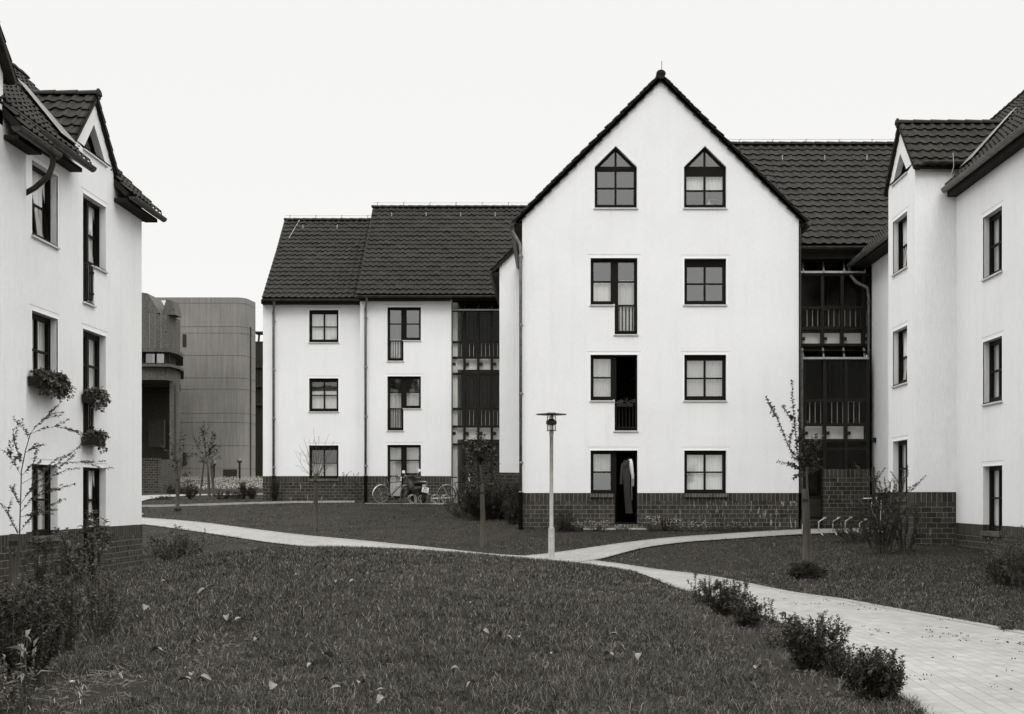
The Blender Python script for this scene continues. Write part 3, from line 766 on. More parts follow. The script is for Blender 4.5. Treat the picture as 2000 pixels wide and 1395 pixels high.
w.box(fr, X0, X0 + .28, ZB, ZT, -14, -.001); w.box(fr, X1 - .28, X1, ZB, ZT, -14, -.001)
w.poly([fr(X0, ZG, -14), fr(X1, ZG, -14), fr(X1, ZT, -14), fr(XM, ZA, -14), fr(X0, ZT, -14)])
w.build('wall', M['plaster'], GH)
HB = [(h[0], h[1], h[2] - (.10 if k in (4, 5) else 0), h[3]) for k, h in enumerate(H_)]
pl = build_plinth(GH, fr, X0, X1, ZG, ZB - .004, bm='brick_stained', holes= [(gx38(1153.5), gx38(1200.5), gz38(964) - .02, 9), (gx38(1336.5), gx38(1418.5), gz38(964) - .02, 9), (gx38(1200.5), gx38(1245), gz38(1024), 9)])
for a_, b_ in ((X0, X0 + .28), (X1 - .28, X1)): MB().box(fr, a_, b_, ZG, ZB - .004, -14, -.001).build('side_plinth', M['brick'], pl)
# attic windows
def attic(a, b, cur):
    m_ = (a + b) / 2; u0, u1, um = gx38(a), gx38(b), gx38(m_); v0, vs, va = gz38(405), gz38(326), gz38(285)
    fb = MB(); gl = MB(); c = .07
    fb.box(fr, u0 + .002, u1 - .002, vs - .05, vs + .04, R0 - .02, R1 + .012)
    def bar(p, q, t, n0, n1):
        d = Vector((q[0] - p[0], q[1] - p[1])).normalized(); nrm = Vector((-d.y, d.x)) * t
        pts = [p, q, (q[0] + nrm.x, q[1] + nrm.y), (p[0] + nrm.x, p[1] + nrm.y)]
        fb.add([fr(x_, y_, n) for n in (n0, n1) for x_, y_ in pts], [(0, 1, 2, 3), (4, 5, 6, 7), (0, 1, 5, 4), (1, 2, 6, 5), (2, 3, 7, 6), (3, 0, 4, 7)])
    bar((um, va - .004), (u0 + .004, vs), c, R0 - .02, R1 + .01); bar((u1 - .004, vs), (um, va - .004), c, R0 - .023, R1 + .007)
    fb.box(fr, um - .03, um + .03, vs + .04, va - .06, R0 - .01, R1)
    gl.tri(fr(u0 + .03, vs, -.18), fr(u1 - .03, vs, -.18), fr(um, va - .03, -.18))
    o = .035
    fb.box(fr, u0 + .002, u1 - .002, v0 + .002, v0 + .055, R0 - .02, R1 + .01)
    fb.box(fr, u0 + .002, u0 + o, v0 + .055, vs - .05, R0 - .02, R1 + .008); fb.box(fr, u1 - o, u1 - .002, v0 + .055, vs - .05, R0 - .02, R1 + .008)
    top = vs - .05 if not cur else vs - .19
    if cur: fb.box(fr, u0 + o, u1 - o, top, vs - .05, R0 - .015, R1 + .004)
    leaf_frame(fb, gl, fr, u0 + o, u1 - o, v0 + .055, top, [('v', um), ('h', (v0 + top) / 2 + .02)], .05)
    w = fb.build('window', M['frame'], GH); gl.build('pane', M['glass'], w); sill(w, fr, u0, u1, v0)
    if cur: curtain(w, fr, u0 - .05, u1 + .05, (v0 + top) / 2 + .02, top + .05, 'curtain')
    return w
attic(1161.5, 1244, False)
tag(attic(1336, 1418.5, True), 'pointed attic window with a short white curtain and a desk lamp behind')
def cw(t, w_, d_, lab=None, curw=None, curd=None, **k):
    o = combo_window(GH, fr, gx38(1153.5), gx38(1200.5), gx38(1245), gz38(d_), gz38(w_), gz38(t), True, cur_w=curw, cur_d=curd, **k)
    if lab: tag(o, lab)
cw(504, 594, 652, 'french window with half height curtains and a barred rail', ('curtain', 0, .5), ('lace', 0, .72))
cw(693, 781, 840, 'french window with lace curtain, its door leaf open to a dark room', ('lace', -.05, 1.05), None, open_door=True)
cw(880, 964, 1024, 'ground floor window beside an open garden door', ('drape', .52, 1.05), None, open_door=True, rail=False, wsill='brick', dsill='brick')
quad_window(GH, fr, gx38(1336.5), gx38(1418.5), gz38(594), gz38(505), None, blind=.13)
quad_window(GH, fr, gx38(1336.5), gx38(1418.5), gz38(781), gz38(693), ('lace', -.1, 1.1), blind=.06)
quad_window(GH, fr, gx38(1336.5), gx38(1418.5), gz38(964), gz38(880), ('curtain', -.1, 1.1), s='brick', blind=.03)
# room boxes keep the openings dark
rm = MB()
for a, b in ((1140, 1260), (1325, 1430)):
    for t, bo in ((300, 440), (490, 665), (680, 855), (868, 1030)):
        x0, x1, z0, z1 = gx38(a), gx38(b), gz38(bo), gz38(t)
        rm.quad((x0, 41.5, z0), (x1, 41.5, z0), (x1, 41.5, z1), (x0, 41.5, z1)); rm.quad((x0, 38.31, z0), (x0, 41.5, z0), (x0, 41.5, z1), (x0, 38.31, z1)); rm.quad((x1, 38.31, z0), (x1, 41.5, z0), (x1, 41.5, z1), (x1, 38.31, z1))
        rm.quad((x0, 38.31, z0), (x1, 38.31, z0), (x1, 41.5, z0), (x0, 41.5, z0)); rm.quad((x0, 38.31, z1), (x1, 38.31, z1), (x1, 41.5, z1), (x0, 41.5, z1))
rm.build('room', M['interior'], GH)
# roof: two slopes running back
s2 = math.sqrt(.5); OV = .33
xl, zl = X0 - OV * .7, ZT - OV * .7 + .10; xr, zr = X1 + OV * .7, ZT - OV * .7 + .10
zr_ = ZA + .10
SL = (XM - xl) / s2
r_ = MB(); tiles(r_, (xl, 37.86, zl), (0, 1, 0), 14.3, (s2, 0, s2), SL); tiles(r_, (xr, 37.86, zr), (0, 1, 0), 14.3, (-s2, 0, s2), SL)
slab(r_, (xl + .02, 37.9, zl - .0), (0, 1, 0), 14.2, (s2, 0, s2), SL - .02, .09); slab(r_, (xr - .02, 37.9, zr - .0), (0, 1, 0), 14.2, (-s2, 0, s2), SL - .03, .09)
rf = r_.build('roof', M['tile'], GH)
vg = MB(); verge(vg, (xl, 37.93, zl), (XM - .05, 37.93, zr_ - .05), (0, -1, 0), .06, .17); verge(vg, (xr, 37.93, zr), (XM + .05, 37.93, zr_ - .05), (0, -1, 0), .063, .17)
vg.build('verge_tiles', M['tile'], rf)
rc = MB(); ridge_caps(rc, (XM, 37.82, zr_ + .02), (XM, 52, zr_ + .02), .13)
rc.tube([(XM, 37.82, zr_ - .02), (XM, 37.86, zr_ - .02)], .12, 16); rc.build('ridge_tiles', M['tile'], rf, False)
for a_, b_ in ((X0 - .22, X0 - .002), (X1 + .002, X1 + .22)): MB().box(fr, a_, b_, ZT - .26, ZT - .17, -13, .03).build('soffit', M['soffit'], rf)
MB().tube([(XM + .05, 38.2, zr_ + .1), (XM + .055, 38.2, zr_ + .5)], .009, 5).build('lightning_rod', M['steel_dark'], rf)
gutter(GH, (X0 - .29, 37.82, ZT - .20), (X0 - .29, 50, ZT - .2), .075, 'zinc_dark'); gutter(GH, (X1 + .29, 37.82, ZT - .20), (X1 + .29, 50, ZT - .2), .07, 'zinc_dark')
downpipe(GH, [(X0 - .29, 38.0, ZT - .25), (X0 - .27, 38.0, ZT - .42), (X0 - .07, 37.95, ZT - .78), (X0 - .045, 37.93, ZT - .98), (X0 - .045, 37.93, ZB + .02)], .046, -1.05)
MB().tube([(X1 + .03, 37.9, ZT - .3), (X1 + .035, 37.9, ZB)], .02, 8).build('corner_pipe', M['zinc_dark'], GH)
MB().box(front(37.9), gx38(1138), gx38(1262), -1.25, gz38(1031.5), -.1, .34).build('concrete_footing', M['stone'], GH)
# small rear wing seen between the gable house and the left stair
W0 = px(975.5, 45); wf = front(45.0)
w = MB(); zt = pz(517, 45)
w.poly([wf(W0, pz(923, 45), 0), wf(X0 + .2, pz(923, 45), 0), wf(X0 + .2, zt + (X0 + .2 - W0) * 1.0, 0), wf(W0, zt, 0)])
w.box(wf, W0, W0 + .25, pz(923, 45), zt, -8.5, -.001)
w.build('wing_wall', M['plaster'], GH)
p = MB().box(front(44.985), W0, X0 + .2, -.9, pz(923, 45) - .004, -8.4, 0).build('wing_plinth', M['brick'], GH)
r_ = MB(); a_ = (W0 - .27, 44.85, zt - .27 + .08); tiles(r_, a_, (0, 1, 0), 8.2, (s2, 0, s2), 2.3); slab(r_, (a_[0] + .02, 44.88, a_[2]), (0, 1, 0), 8.1, (s2, 0, s2), 2.25, .10)
verge(r_, (a_[0], 44.93, a_[2]), (a_[0] + 1.5, 44.93, a_[2] + 1.5), (0, -1, 0), .06, .16)
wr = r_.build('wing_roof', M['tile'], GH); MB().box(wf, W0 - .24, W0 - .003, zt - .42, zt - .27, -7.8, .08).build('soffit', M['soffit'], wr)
gutter(GH, (W0 - .30, 44.85, zt - .25), (W0 - .30, 52.4, zt - .25), .07)

# ================================================================== rear wings at left
def rear_wing(name, label, d, xa, xb, ey, ridge_y, rx_a, rx_b, wins, pxpipe, yb=930, deep=8.5):
    h = empty(name, (px((xa + xb) / 2, d), d, -.3), label, 'house', 'white rendered houses round the courtyard'); fr = front(d)
    z0 = pz(yb, d); zt = pz(ey, d) ; U0, U1 = px(xa, d), px(xb, d)
    holes = []
    for k in wins:
        if k[0] == 'q': holes.append((px(k[1], d), px(k[2], d), pz(k[4], d), pz(k[3], d)))
        else: holes += [(px(k[1], d), px(k[3], d), pz(k[5], d), pz(k[4], d)), (px(k[1], d), px(k[2], d), pz(k[6], d), pz(k[5], d))]
    w = MB(); wall_cells(w, fr, U0, U1, z0, zt + .1, holes); w.box(fr, U0, U0 + .25, -.6, zt + .1, -deep, -.001); w.box(fr, U1 - .25, U1, -.6, zt + .1, -deep, -.001)
    w.quad(fr(U0, -.6, -deep), fr(U1, -.6, -deep), fr(U1, zt, -deep), fr(U0, zt, -deep))
    g0 = zt + .1
    for U in (U0 + .01, U1 - .01): w.tri(fr(U, g0, 0), fr(U, g0, -deep), fr(U, g0 + deep / 2 - .1, -deep / 2))
    w.build('wall', M['plaster'], h)
    hp = [(a, b, c - .12 if c < z0 + .1 and c > z0 - .3 else c, e) for a, b, c, e in holes]
    build_plinth(h, front(d - .012), U0, U1, -.75, z0 - .004, [q for q in holes])
    # roof
    de = d - .42; ze = pz(ey - 3, de) + .06; ra = px(rx_a, de); L = rx_b - ra
    dr = d + deep / 2; S = (dr - de) / math.cos(math.atan2(pz(ridge_y, dr) - ze, dr - de)); up = Vector((0, dr - de, pz(ridge_y, dr) - ze)).normalized()
    r_ = MB(); tiles(r_, (ra, de, ze), (1, 0, 0), L, up, S); slab(r_, (ra + .01, de + .02, ze), (1, 0, 0), L - .02, up, S, .12)
    up2 = Vector((0, -up.y, up.z)); tiles(r_, (ra, 2 * dr - de, ze), (1, 0, 0), L, up2, S); slab(r_, (ra + .01, 2 * dr - de - .02, ze), (1, 0, 0), L - .02, up2, S, .12)
    verge(r_, (ra + .05, de, ze), (ra + .05, dr, pz(ridge_y, dr)), (-1, 0, 0), .05, .16)
    rf = r_.build('roof', M['tile'], h)
    rc = MB(); zr = pz(ridge_y, dr) + .03; ridge_caps(rc, (ra - .03, dr, zr), (ra + L, dr, zr), .12); rc.build('ridge_tiles', M['tile'], rf)
    x = ra + .2
    wire = [(ra, dr, zr + .18)]
    while x < ra + L: MB().tube([(x, dr, zr + .05), (x, dr, zr + .20), (x + .05, dr, zr + .2)], .022, 5).build('conductor_holder', M['galv'], rf); x += 1.15
    x = ra + .9
    while x < ra + L: p = Vector((x, de, ze)) + up * (S - .75); MB().tube([p + Vector((0, -.05, .02)), p + Vector((0, -.06, .18))], .022, 5).build('conductor_holder', M['galv'], rf); x += 1.5
    MB().tube([(ra, dr, zr + .19), (ra + L, dr, zr + .19)], .008, 4).build('lightning_wire', M['galv'], rf)
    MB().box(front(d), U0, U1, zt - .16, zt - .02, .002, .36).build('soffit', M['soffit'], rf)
    gutter(h, (ra, de - .05, ze - .07), (ra + L, de - .05, ze - .07), .07, 'zinc_dark', 1.4)
    if pxpipe:
        X_ = px(pxpipe, d); downpipe(h, [(X_ + .1, d - .43, ze - .1), (X_ + .1, d - .42, ze - .2), (X_, d - .1, ze - .55), (X_, d - .08, ze - .75), (X_, d - .08, z0 + .02)], .05, -.45)
    return h, fr, rf
LA, fa, rfa = rear_wing('rear_house', 'lower white rear house at the far left of the row, one window per floor', 53.7, 513.5, 713, 588, 431, 511.5, px(709, 53.3), 
    [('q', 603.5, 661, 605.5, 668), ('q', 603.5, 661, 739, 803), ('q', 603.5, 661, 870, 935)], 535, 930)
for t, b, cur, s, bl in ((605.5, 668, ('curtain', -.1, 1.1), 'metal', .06), (739, 803, ('curtain', -.1, .62), 'metal', .05), (870, 935, ('lace', -.1, .5), 'brick', .10)):
    quad_window(LA, fa, px(603.5, 53.7), px(661, 53.7), pz(b, 53.7), pz(t, 53.7), cur, s=s, blind=bl)
MB().tube([(px(560, 55), 57.9, 12.3), (px(553.5, 56), 56.4, 10.9), (px(541, 54), 53.6, 8.35), (px(538.5, 53.3), 53.2, 7.95)], .012, 5).build('lightning_wire', M['galv'], rfa)
LBh, fb_, rfb = rear_wing('rear_house', 'taller white rear house with french windows above the parked bicycles', 53.1, 703.5, 881, 581, 406, 697, -.6,
    [('c', 756.5, 788, 822, 600, 664, 704), ('c', 756.5, 788, 822, 735, 797, 840), ('c', 756.5, 788, 822, 869, 929, 974), ('q', 788, 822, 929, 930.2)][:3], 714.5, 930)
for (t, w_, d_), cw_, cd_, rl in (((600, 664, 704), None, ('curtain', 0, .40), True), ((735, 797, 840), ('curtain', -.05, .52), ('lace', 0, .72), True), ((869, 929, 974), ('lace', -.05, 1.1), ('lace', 0, 1.02), False)):
    combo_window(LBh, fb_, px(756.5, 53.1), px(788, 53.1), px(822, 53.1), pz(d_, 53.1), pz(w_, 53.1), pz(t, 53.1), False, cur_w=cw_, cur_d=cd_, rail=rl, wsill='metal' if rl else 'brick', dsill='metal' if rl else None)
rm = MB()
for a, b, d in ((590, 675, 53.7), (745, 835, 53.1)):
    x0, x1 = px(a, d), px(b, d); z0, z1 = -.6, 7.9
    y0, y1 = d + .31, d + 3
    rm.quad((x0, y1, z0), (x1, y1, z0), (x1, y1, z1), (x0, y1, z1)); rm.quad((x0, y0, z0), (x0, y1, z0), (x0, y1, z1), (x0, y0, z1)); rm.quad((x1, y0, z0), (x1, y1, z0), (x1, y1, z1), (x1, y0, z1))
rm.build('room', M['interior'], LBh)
MB().abox(px(720, 51), px(880, 51), 50.0, 52.9, -.9, -.26).build('paved_apron', M['stone'], LBh)

# ================================================================== glazed stairs
def stair(name, label, d, cols, rows, parapets, rails, x_in0, zb, ztop, back, doors, sidewall=None, drop=None, lean=None, root=None):
    s = root or empty(name, (px((cols[0] + cols[-1]) / 2, d), d, zb), label, 'stairwell', 'glazed stairwells between the houses'); fr = front(d)
    f = MB(); X = [px(c, d) for c in cols]; Zr = [pz(r, d) for r in rows]
    for i, x in enumerate(X): f.box(fr, x - .05, x + .05, zb, Zr[0], -.14, .0)
    for j, z in enumerate(Zr): f.box(fr, X[0], X[-1], z - .04, z + .04, -.13, -.008)
    fo = f.build('mullion_grid', M['steel_dark'], s)
    gl = MB().quad(fr(X[0], zb, -.07), fr(X[-1], zb, -.07), fr(X[-1], Zr[0], -.07), fr(X[0], Zr[0], -.07)).build('glazing', M['glass_dim'], s)
    for (t, b) in parapets:
        MB().box(front(d + .24), px(x_in0, d), X[-1] - .06, pz(b, d), pz(t, d), -.12, 0).build('parapet', M['slab'], s)
        cl = MB()
        for x in X[:-1]: cl.box(fr, x + .05, x + .17, pz((t + b) / 2 + 3, d), pz((t + b) / 2 - 3, d), -.30, -.141)
        cl.build('bracket', M['steel_dark'], fo)
    for (t, b) in rails:
        r = MB(); y = d + .19; x = px(x_in0, d)
        r.tube([(x, y, pz(t, d)), (X[-1] - .08, y, pz(t, d))], .02, 6)
        while x < X[-1] - .1: r.tube([(x, y, pz(b, d)), (x, y, pz(t, d))], .014, 5); x += .165
        r.build('railing', M['galv'], s)
    b_ = MB(); y1 = d + back; xa = X[0] + .02
    b_.quad((X[0], y1, zb - .2), (X[-1], y1, zb - .2), (X[-1], y1, ztop), (X[0], y1, ztop)); b_.quad((X[-1], d + .16, zb - .2), (X[-1], y1, zb - .2), (X[-1], y1, ztop), (X[-1], d + .16, ztop))
    b_.quad((X[0], d + .16, zb - .2), (X[0], y1, zb - .2), (X[0], y1, ztop), (X[0], d + .16, ztop)); b_.quad((X[0], d + .2, ztop), (X[-1], d + .2, ztop), (X[-1], y1, ztop), (X[0], y1, ztop))
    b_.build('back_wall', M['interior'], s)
    if sidewall: MB().box(front(d), px(sidewall[0], d) , px(sidewall[1], d), zb, ztop, -back + .05, -.16).build('side_wall', M['innerwall'], s)
    for (a, b, t, bo) in doors:
        yy = d + back - .25; u0, u1, v1, v0 = px(a, d) * yy / d, px(b, d) * yy / d, pz(t, yy), pz(bo, yy); ff = front(yy); q = MB()
        q.box(ff, u0, u1, v0, v1, -.05, 0); D = q.build('door', M['doordark'], s); q = MB(); e = .10
        for ring, hgt in ((0, .03), (.12, .02)):
            a0, a1, b0, b1 = u0 + ring, u1 - ring, v0 + ring, v1 - ring; t_ = .045
            q.box(ff, a0, a1, b1 - t_, b1, .001, hgt); q.box(ff, a0, a1, b0, b0 + t_, .001, hgt); q.box(ff, a0, a0 + t_, b0 + t_, b1 - t_, .001, hgt); q.box(ff, a1 - t_, a1, b0 + t_, b1 - t_, .001, hgt)
        q.build('door_frame', M['steel_dark'], D)
    return s, fr
ST, sf_ = stair('glazed_stairwell', 'dark glazed stairwell right of the rear houses, behind the bush', 53.7, [881.5, 907, 934, 960.5, 990], [606.5, 668, 698.5, 730, 798.5, 833, 868], [(700, 721), (835, 858)], [(669, 697), (800, 832)], 893, -.45, pz(590, 53.7), 2.6,
    [(909, 932, 612, 672), (936, 958, 612, 672), (909, 932, 732, 800), (936, 958, 732, 800), (895, 906, 872, 965)], (883.5, 893))
q = MB(); q.box(sf_, px(880, 53.7), px(996, 53.7), pz(588, 53.7), pz(581, 53.7), -2.6, .5); q.build('soffit', M['soffit'], ST)
q = MB()
for c in (883, 907, 934, 960.5, 988): q.add([(px(c, 53.7) - .035, 53.68, pz(604, 53.7)), (px(c, 53.7) + .035, 53.68, pz(604, 53.7)), (px(c, 53.7) + .035, 54.5, pz(590, 53.9)), (px(c, 53.7) - .035, 54.5, pz(590, 53.9))], [(0, 1, 2, 3)])
q.box(sf_, px(881, 53.7), px(994, 53.7), pz(607, 53.7), pz(604, 53.7), .001, .05); q.build('skylight_bars', M['galv'], ST)
MB().box(sf_, px(906, 53.7), px(975, 53.7), -.5, pz(902, 53.7), -1.6, -.5).build('inner_brick_wall', M['brick'], ST)

SR = empty('glazed_stairwell', (px(1630, 39), 39.3, -.95), 'tall dark glazed stairwell right of the gable house, above a brick screen', 'stairwell', 'glazed stairwells between the houses')
stair('', '', 39.8, [1563.5, 1606.5, 1645, 1686.5, 1703], [536, 600.5, 640.5, 673.5], [(649, 672)], [(601.5, 640)], 1568, pz(676, 39.8), pz(505, 39.8), 2.4, [(1612, 1640, 541, 602), (1650, 1683, 541, 602)], root=SR)
stair('', '', 38.9, [1569, 1611, 1652.5, 1694.5], [701.5, 781.5, 829.5, 860, 877], [(832, 859)], [(783, 828)], 1573, -1.0, pz(684, 38.9), 3.0, [(1616, 1647, 706, 781), (1657, 1690, 706, 781)], root=SR)
f3 = front(38.9)
q = MB()
for c in (1566, 1606, 1646, 1686):       # sloped glazing bars, lower canopy and the top one
    for (d0, y0, d1, y1) in ((38.82, 700, 39.75, 681), (39.72, 532, 40.7, 505)):
        a = Vector((px(c + 3, d0), d0, pz(y0, d0))); b = Vector((px(c + 1, d1), d1, pz(y1, d1))); q.tube([a, b], .032, 6)
q.box(f3, px(1566, 38.9), px(1696, 38.9), pz(702, 38.9), pz(698, 38.9), .001, .06); q.box(front(39.8), px(1563, 39.8), px(1688, 39.8), pz(534, 39.8), pz(530, 39.8), .001, .06)
q.build('skylight_bars', M['galv'], SR)
q = MB(); q.quad((px(1568, 38.85), 38.86, pz(699, 38.85)), (px(1695, 38.85), 38.86, pz(699, 38.85)), (px(1690, 39.75), 39.78, pz(680, 39.75)), (px(1566, 39.75), 39.78, pz(680, 39.75)))
q.build('skylight_glass', M['glass'], SR); q = MB(); q.quad((px(1565, 39.7), 39.74, pz(531, 39.7)), (px(1690, 39.7), 39.74, pz(531, 39.7)), (px(1690, 40.7), 40.72, pz(504, 40.7)), (px(1565, 40.7), 40.72, pz(504, 40.7)))
q.build('skylight_glass', M['glass'], SR)
MB().tube([(px(1566, 38.9), 38.85, pz(684, 38.9)), (px(1566, 38.9), 38.85, -.98)], .03, 8).build('corner_pipe', M['zinc'], SR)
bs = MB(); bs.box(front(38.55), px(1607.5, 38.55), px(1699, 38.55), -1.3, pz(933, 38.55), -.3, 0); bs.build('brick_screen', M['brick'], SR)
MB().box(front(38.55), px(1607.5, 38.55), px(1699, 38.55), pz(933, 38.55) + .001, pz(916.5, 38.55), -.3, 0).build('screen_soldier_course', M['soldier'], SR)
q = MB(); q.box(f3, px(1571, 38.9), px(1608, 38.9), pz(973, 38.9), pz(969, 38.9), -.1, .02); q.box(f3, px(1571, 38.9), px(1608, 38.9), pz(1015, 38.9), pz(1008, 38.9), -.1, .03)
q.build('entrance_rails', M['steel_dark'], SR); MB().box(f3, px(1572, 38.9), px(1607, 38.9), pz(1008, 38.9), pz(973, 38.9), -.14, -.005).build('entrance_panel', M['doordark'], SR)
MB().box(f3, px(1562, 38.9), px(1608, 38.9), -1.3, pz(1015, 38.9), -.2, .06).build('entrance_step', M['brick'], SR)

# roof of the link house behind the right stair
LR = empty('link_house', (9.5, 42, -.9), 'dark tiled link roof between the gable house and the right hand house', 'house')
de = 39.55; ze = pz(481, de) + .05; up = Vector((0, 1, .93)).normalized(); dr = 44.1; S = (dr - de) / up.y; zr = ze + up.z * S
r_ = MB(); tiles(r_, (X1 + .05, de, ze), (1, 0, 0), 6.6, up, S, .30, .36); slab(r_, (X1 + .06, de + .02, ze), (1, 0, 0), 6.5, up, S, .12)
up2 = Vector((0, -up.y, up.z)); slab(r_, (X1 + .06, 2 * dr - de, ze), (1, 0, 0), 6.5, up2, S, .1); tiles(r_, (X1 + .05, 2 * dr - de, ze), (1, 0, 0), 6.6, up2, S)
# upper part continues behind the gable roof slope
tiles(r_, (5.6, de + 2.7 * up.y, ze + 2.7 * up.z), (1, 0, 0), X1 + .05 - 5.6, up, S - 2.7, .30, .36)
rf = r_.build('roof', M['tile'], LR)
rc = MB(); ridge_caps(rc, (5.6, dr, zr + .03), (X1 + 6.6, dr, zr + .03), .13); rc.build('ridge_tiles', M['tile'], rf)
x = 6.3
while x < X1 + 6.4: MB().tube([(x, dr, zr + .05), (x, dr, zr + .2), (x + .05, dr, zr + .2)], .022, 5).build('conductor_holder', M['galv'], rf); x += 1.12
for x in (7.6, 9.0, 10.4): MB().tube([(x, dr - .85, zr - .72), (x, dr - .87, zr - .55)], .022, 5).build('conductor_holder', M['galv'], rf)
MB().tube([(5.6, dr, zr + .2), (X1 + 6.5, dr, zr + .2)], .008, 4).build('lightning_wire', M['galv'], rf)
gutter(LR, (X1 + .1, de - .04, ze - .08), (9.5, de - .04, ze - .08), .07, 'zinc_dark', 1.2)
w = MB(); w.abox(X1 + .02, 9.7, 42.6, 42.8, -1, ze); w.abox(X1 + .02, 9.7, 39.7, 40.2, pz(505, 39.7), ze - .1); w.build('eaves_wall', M['soffit'], LR)

# ================================================================== right hand house, far part with the bay
RX = 9.6
def side_roof(house, sgn, xe, ze, xr, segs, bay=None, gut=None, rise=1.0):
    """mono slope of a side house: eave at xe, ridge at xr; segs = (y0, y1, start offset)"""
    r_ = MB(); run = abs(xr - xe); up = Vector((sgn, 0, rise)).normalized(); S = run / abs(up.x)
    for y0, y1, off in segs:
        A = Vector((xe, y0, ze)) + up * off
        tiles(r_, A, (0, 1, 0), y1 - y0, up, S - off); slab(r_, A + Vector((0, .01, 0)), (0, 1, 0), y1 - y0 - .02, up, S - off, .12)
    y0, y1 = min(s[0] for s in segs), max(s[1] for s in segs); zr = ze + rise * run
    up2 = Vector((-sgn, 0, rise)).normalized(); x2 = xr + sgn * run
    tiles(r_, (x2, y0, ze), (0, 1, 0), y1 - y0, up2, S); slab(r_, (x2, y0 + .01, ze), (0, 1, 0), y1 - y0 - .02, up2, S, .12)
    rf = r_.build('roof', M['tile'], house)
    rc = MB(); ridge_caps(rc, (xr, y0, zr + .03), (xr, y1, zr + .03), .13); rc.build('ridge_tiles', M['tile'], rf)
    return rf, up, S
def bay(house, roofobj, sgn, xw, y0, y1, ze, xback, tri, plane, plaster_low, holes_low, zt_apex, protrude_from=None, gz=None, win_tilt=0):
    """gabled bay: face at x=xw, sides y0..y1, eaves ze; plane(x) = main roof height"""
    fr = east(xw) if sgn < 0 else west(xw); ym = (y0 + y1) / 2; za = ze + (ym - y0)
    w = MB(); wall_poly(w, fr, [(y0, ze), (y1, ze), (ym, za)], [tri])
    wall_cells(w, fr, y0, y1, plaster_low, ze, holes_low)
    for y in (y0, y1): w.poly([(xw, y, plaster_low if protrude_from else ze - 1.2), (xback, y, plaster_low if protrude_from else ze - 1.2), (xback, y, ze), (xw, y, ze)])
    w.build('bay_wall', M['plaster_side'], house)
    # triangular window
    fb = MB(); gl = MB(); c = [sum(p[i] for p in tri) / 3 for i in range(2)]
    for i in range(3):
        p, q = tri[i], tri[(i + 1) % 3]; k = .09
        pi, qi = [(p[j] + (c[j] - p[j]) * k) for j in range(2)], [(q[j] + (c[j] - q[j]) * k) for j in range(2)]
        e = .002 * i
        fb.add([fr(a[0], a[1], n) for n in (R0, R1 + e) for a in (p, q, qi, pi)], [(0, 1, 2, 3), (4, 5, 6, 7), (0, 1, 5, 4), (1, 2, 6, 5), (2, 3, 7, 6), (3, 0, 4, 7)])
    tw_ = fb.build('triangular_window', M['frame'], house); MB().tri(*[fr(a, b, -.18) for a, b in tri]).build('pane', M['glass'], tw_)
    b_ = min(p[1] for p in tri); a0, a1 = min(p[0] for p in tri), max(p[0] for p in tri)
    MB().box(fr, a0 - .03, a1 + .03, b_ - .035, b_ - .003, -.1, .04).build('sill', M['sill'], tw_)
    # roof
    xo = xw - sgn * .08 ; L = abs(xback - xo); ov = .20; d = Vector((sgn, 0, 0)); r_ = MB()
    for (y, s_) in ((y0, 1), (y1, -1)):
        up = Vector((0, s_, 1)).normalized(); S = (ym - y0 + ov) / s2; A = (xo if sgn > 0 else xback, y - s_ * ov, ze - ov + .02)
        tiles(r_, A, (1, 0, 0), L, up, S); slab(r_, A, (1, 0, 0), L, up, S, .07)
    br = r_.build('bay_roof', M['tile'], house)
    vv = MB(); out = (-sgn, 0, 0); xv = xw - sgn * .02
    verge(vv, (xv, y0 - ov, ze - ov + .02), (xv, ym - .03, za - .01), out, .09, .15); verge(vv, (xv, y1 + ov, ze - ov + .02), (xv, ym + .03, za - .01), out, .093, .15)
    vv.build('verge_tiles', M['tile'], br)
    rc = MB(); a = (xo - sgn * .03, ym, za + .03); b = (xback, ym, za + .03); ridge_caps(rc, a, b, .12, .42); rc.tube([a, (a[0] + sgn * .03, ym, a[2])], .12, 14); rc.build('ridge_tiles', M['tile'], br)
    return fr, br
RF = empty('corner_house', (RX + 2, 36, -1), 'white right hand house with a projecting gabled bay, beside the glass stair', 'house', 'white rendered houses round the courtyard')
plane = lambda x: 7.3 + (x - 9.3)
rf, up, S = side_roof(RF, 1, 9.12, 7.14, 13.3, [(33.6, 40.6, 0), (31.1, 33.6, .75)])
y0, y1, ym = 31.1, 33.55, 32.325
tri = [(31.76, 7.90), (33.15, 7.90), (32.42, 8.52)]
hz = [(31.76, 33.1, 5.62, 6.95), (31.76, 33.1, 2.80, 4.17), (31.76, 33.1, -.02, 1.39)]
ZBR = pz(961, 31.1)
bw_, br = bay(RF, rf, 1, 8.62, y0, y1, 7.99, 11.5, tri, plane, ZBR, hz, 9.3, protrude_from=True)
for k, (a, b, c, e) in enumerate(hz): quad_window(RF, bw_, a, b, c, e, ('curtain', -.1, 1.1), s='metal' if k < 2 else 'brick', tilt=.10 if k < 2 else 0)
w = MB(); wall_cells(w, west(RX), 33.5, 39.5, pz(962, 38), 7.5, []); w.abox(RX, 17, 39.3, 39.5, -1.2, 7.4)
w.poly([(RX, 39.49, 7.3), (17, 39.49, 7.3), (13.3, 39.49, 11.1)]); w.build('wall', M['plaster_side'], RF)
pl = build_plinth(RF, west(8.60), y0, y1, -1.6, ZBR - .004, [(31.76, 33.1, -.12, 9)])
MB().box(front(31.085), 8.606, RX + .1, -1.6, ZBR - .24, -1.5, 0).build('front_plinth', M['brick'], pl); MB().box(west(RX - .015), 33.5, 39.5, -1.5, pz(962, 38) - .24, -.3, 0).build('far_plinth', M['brick'], pl)
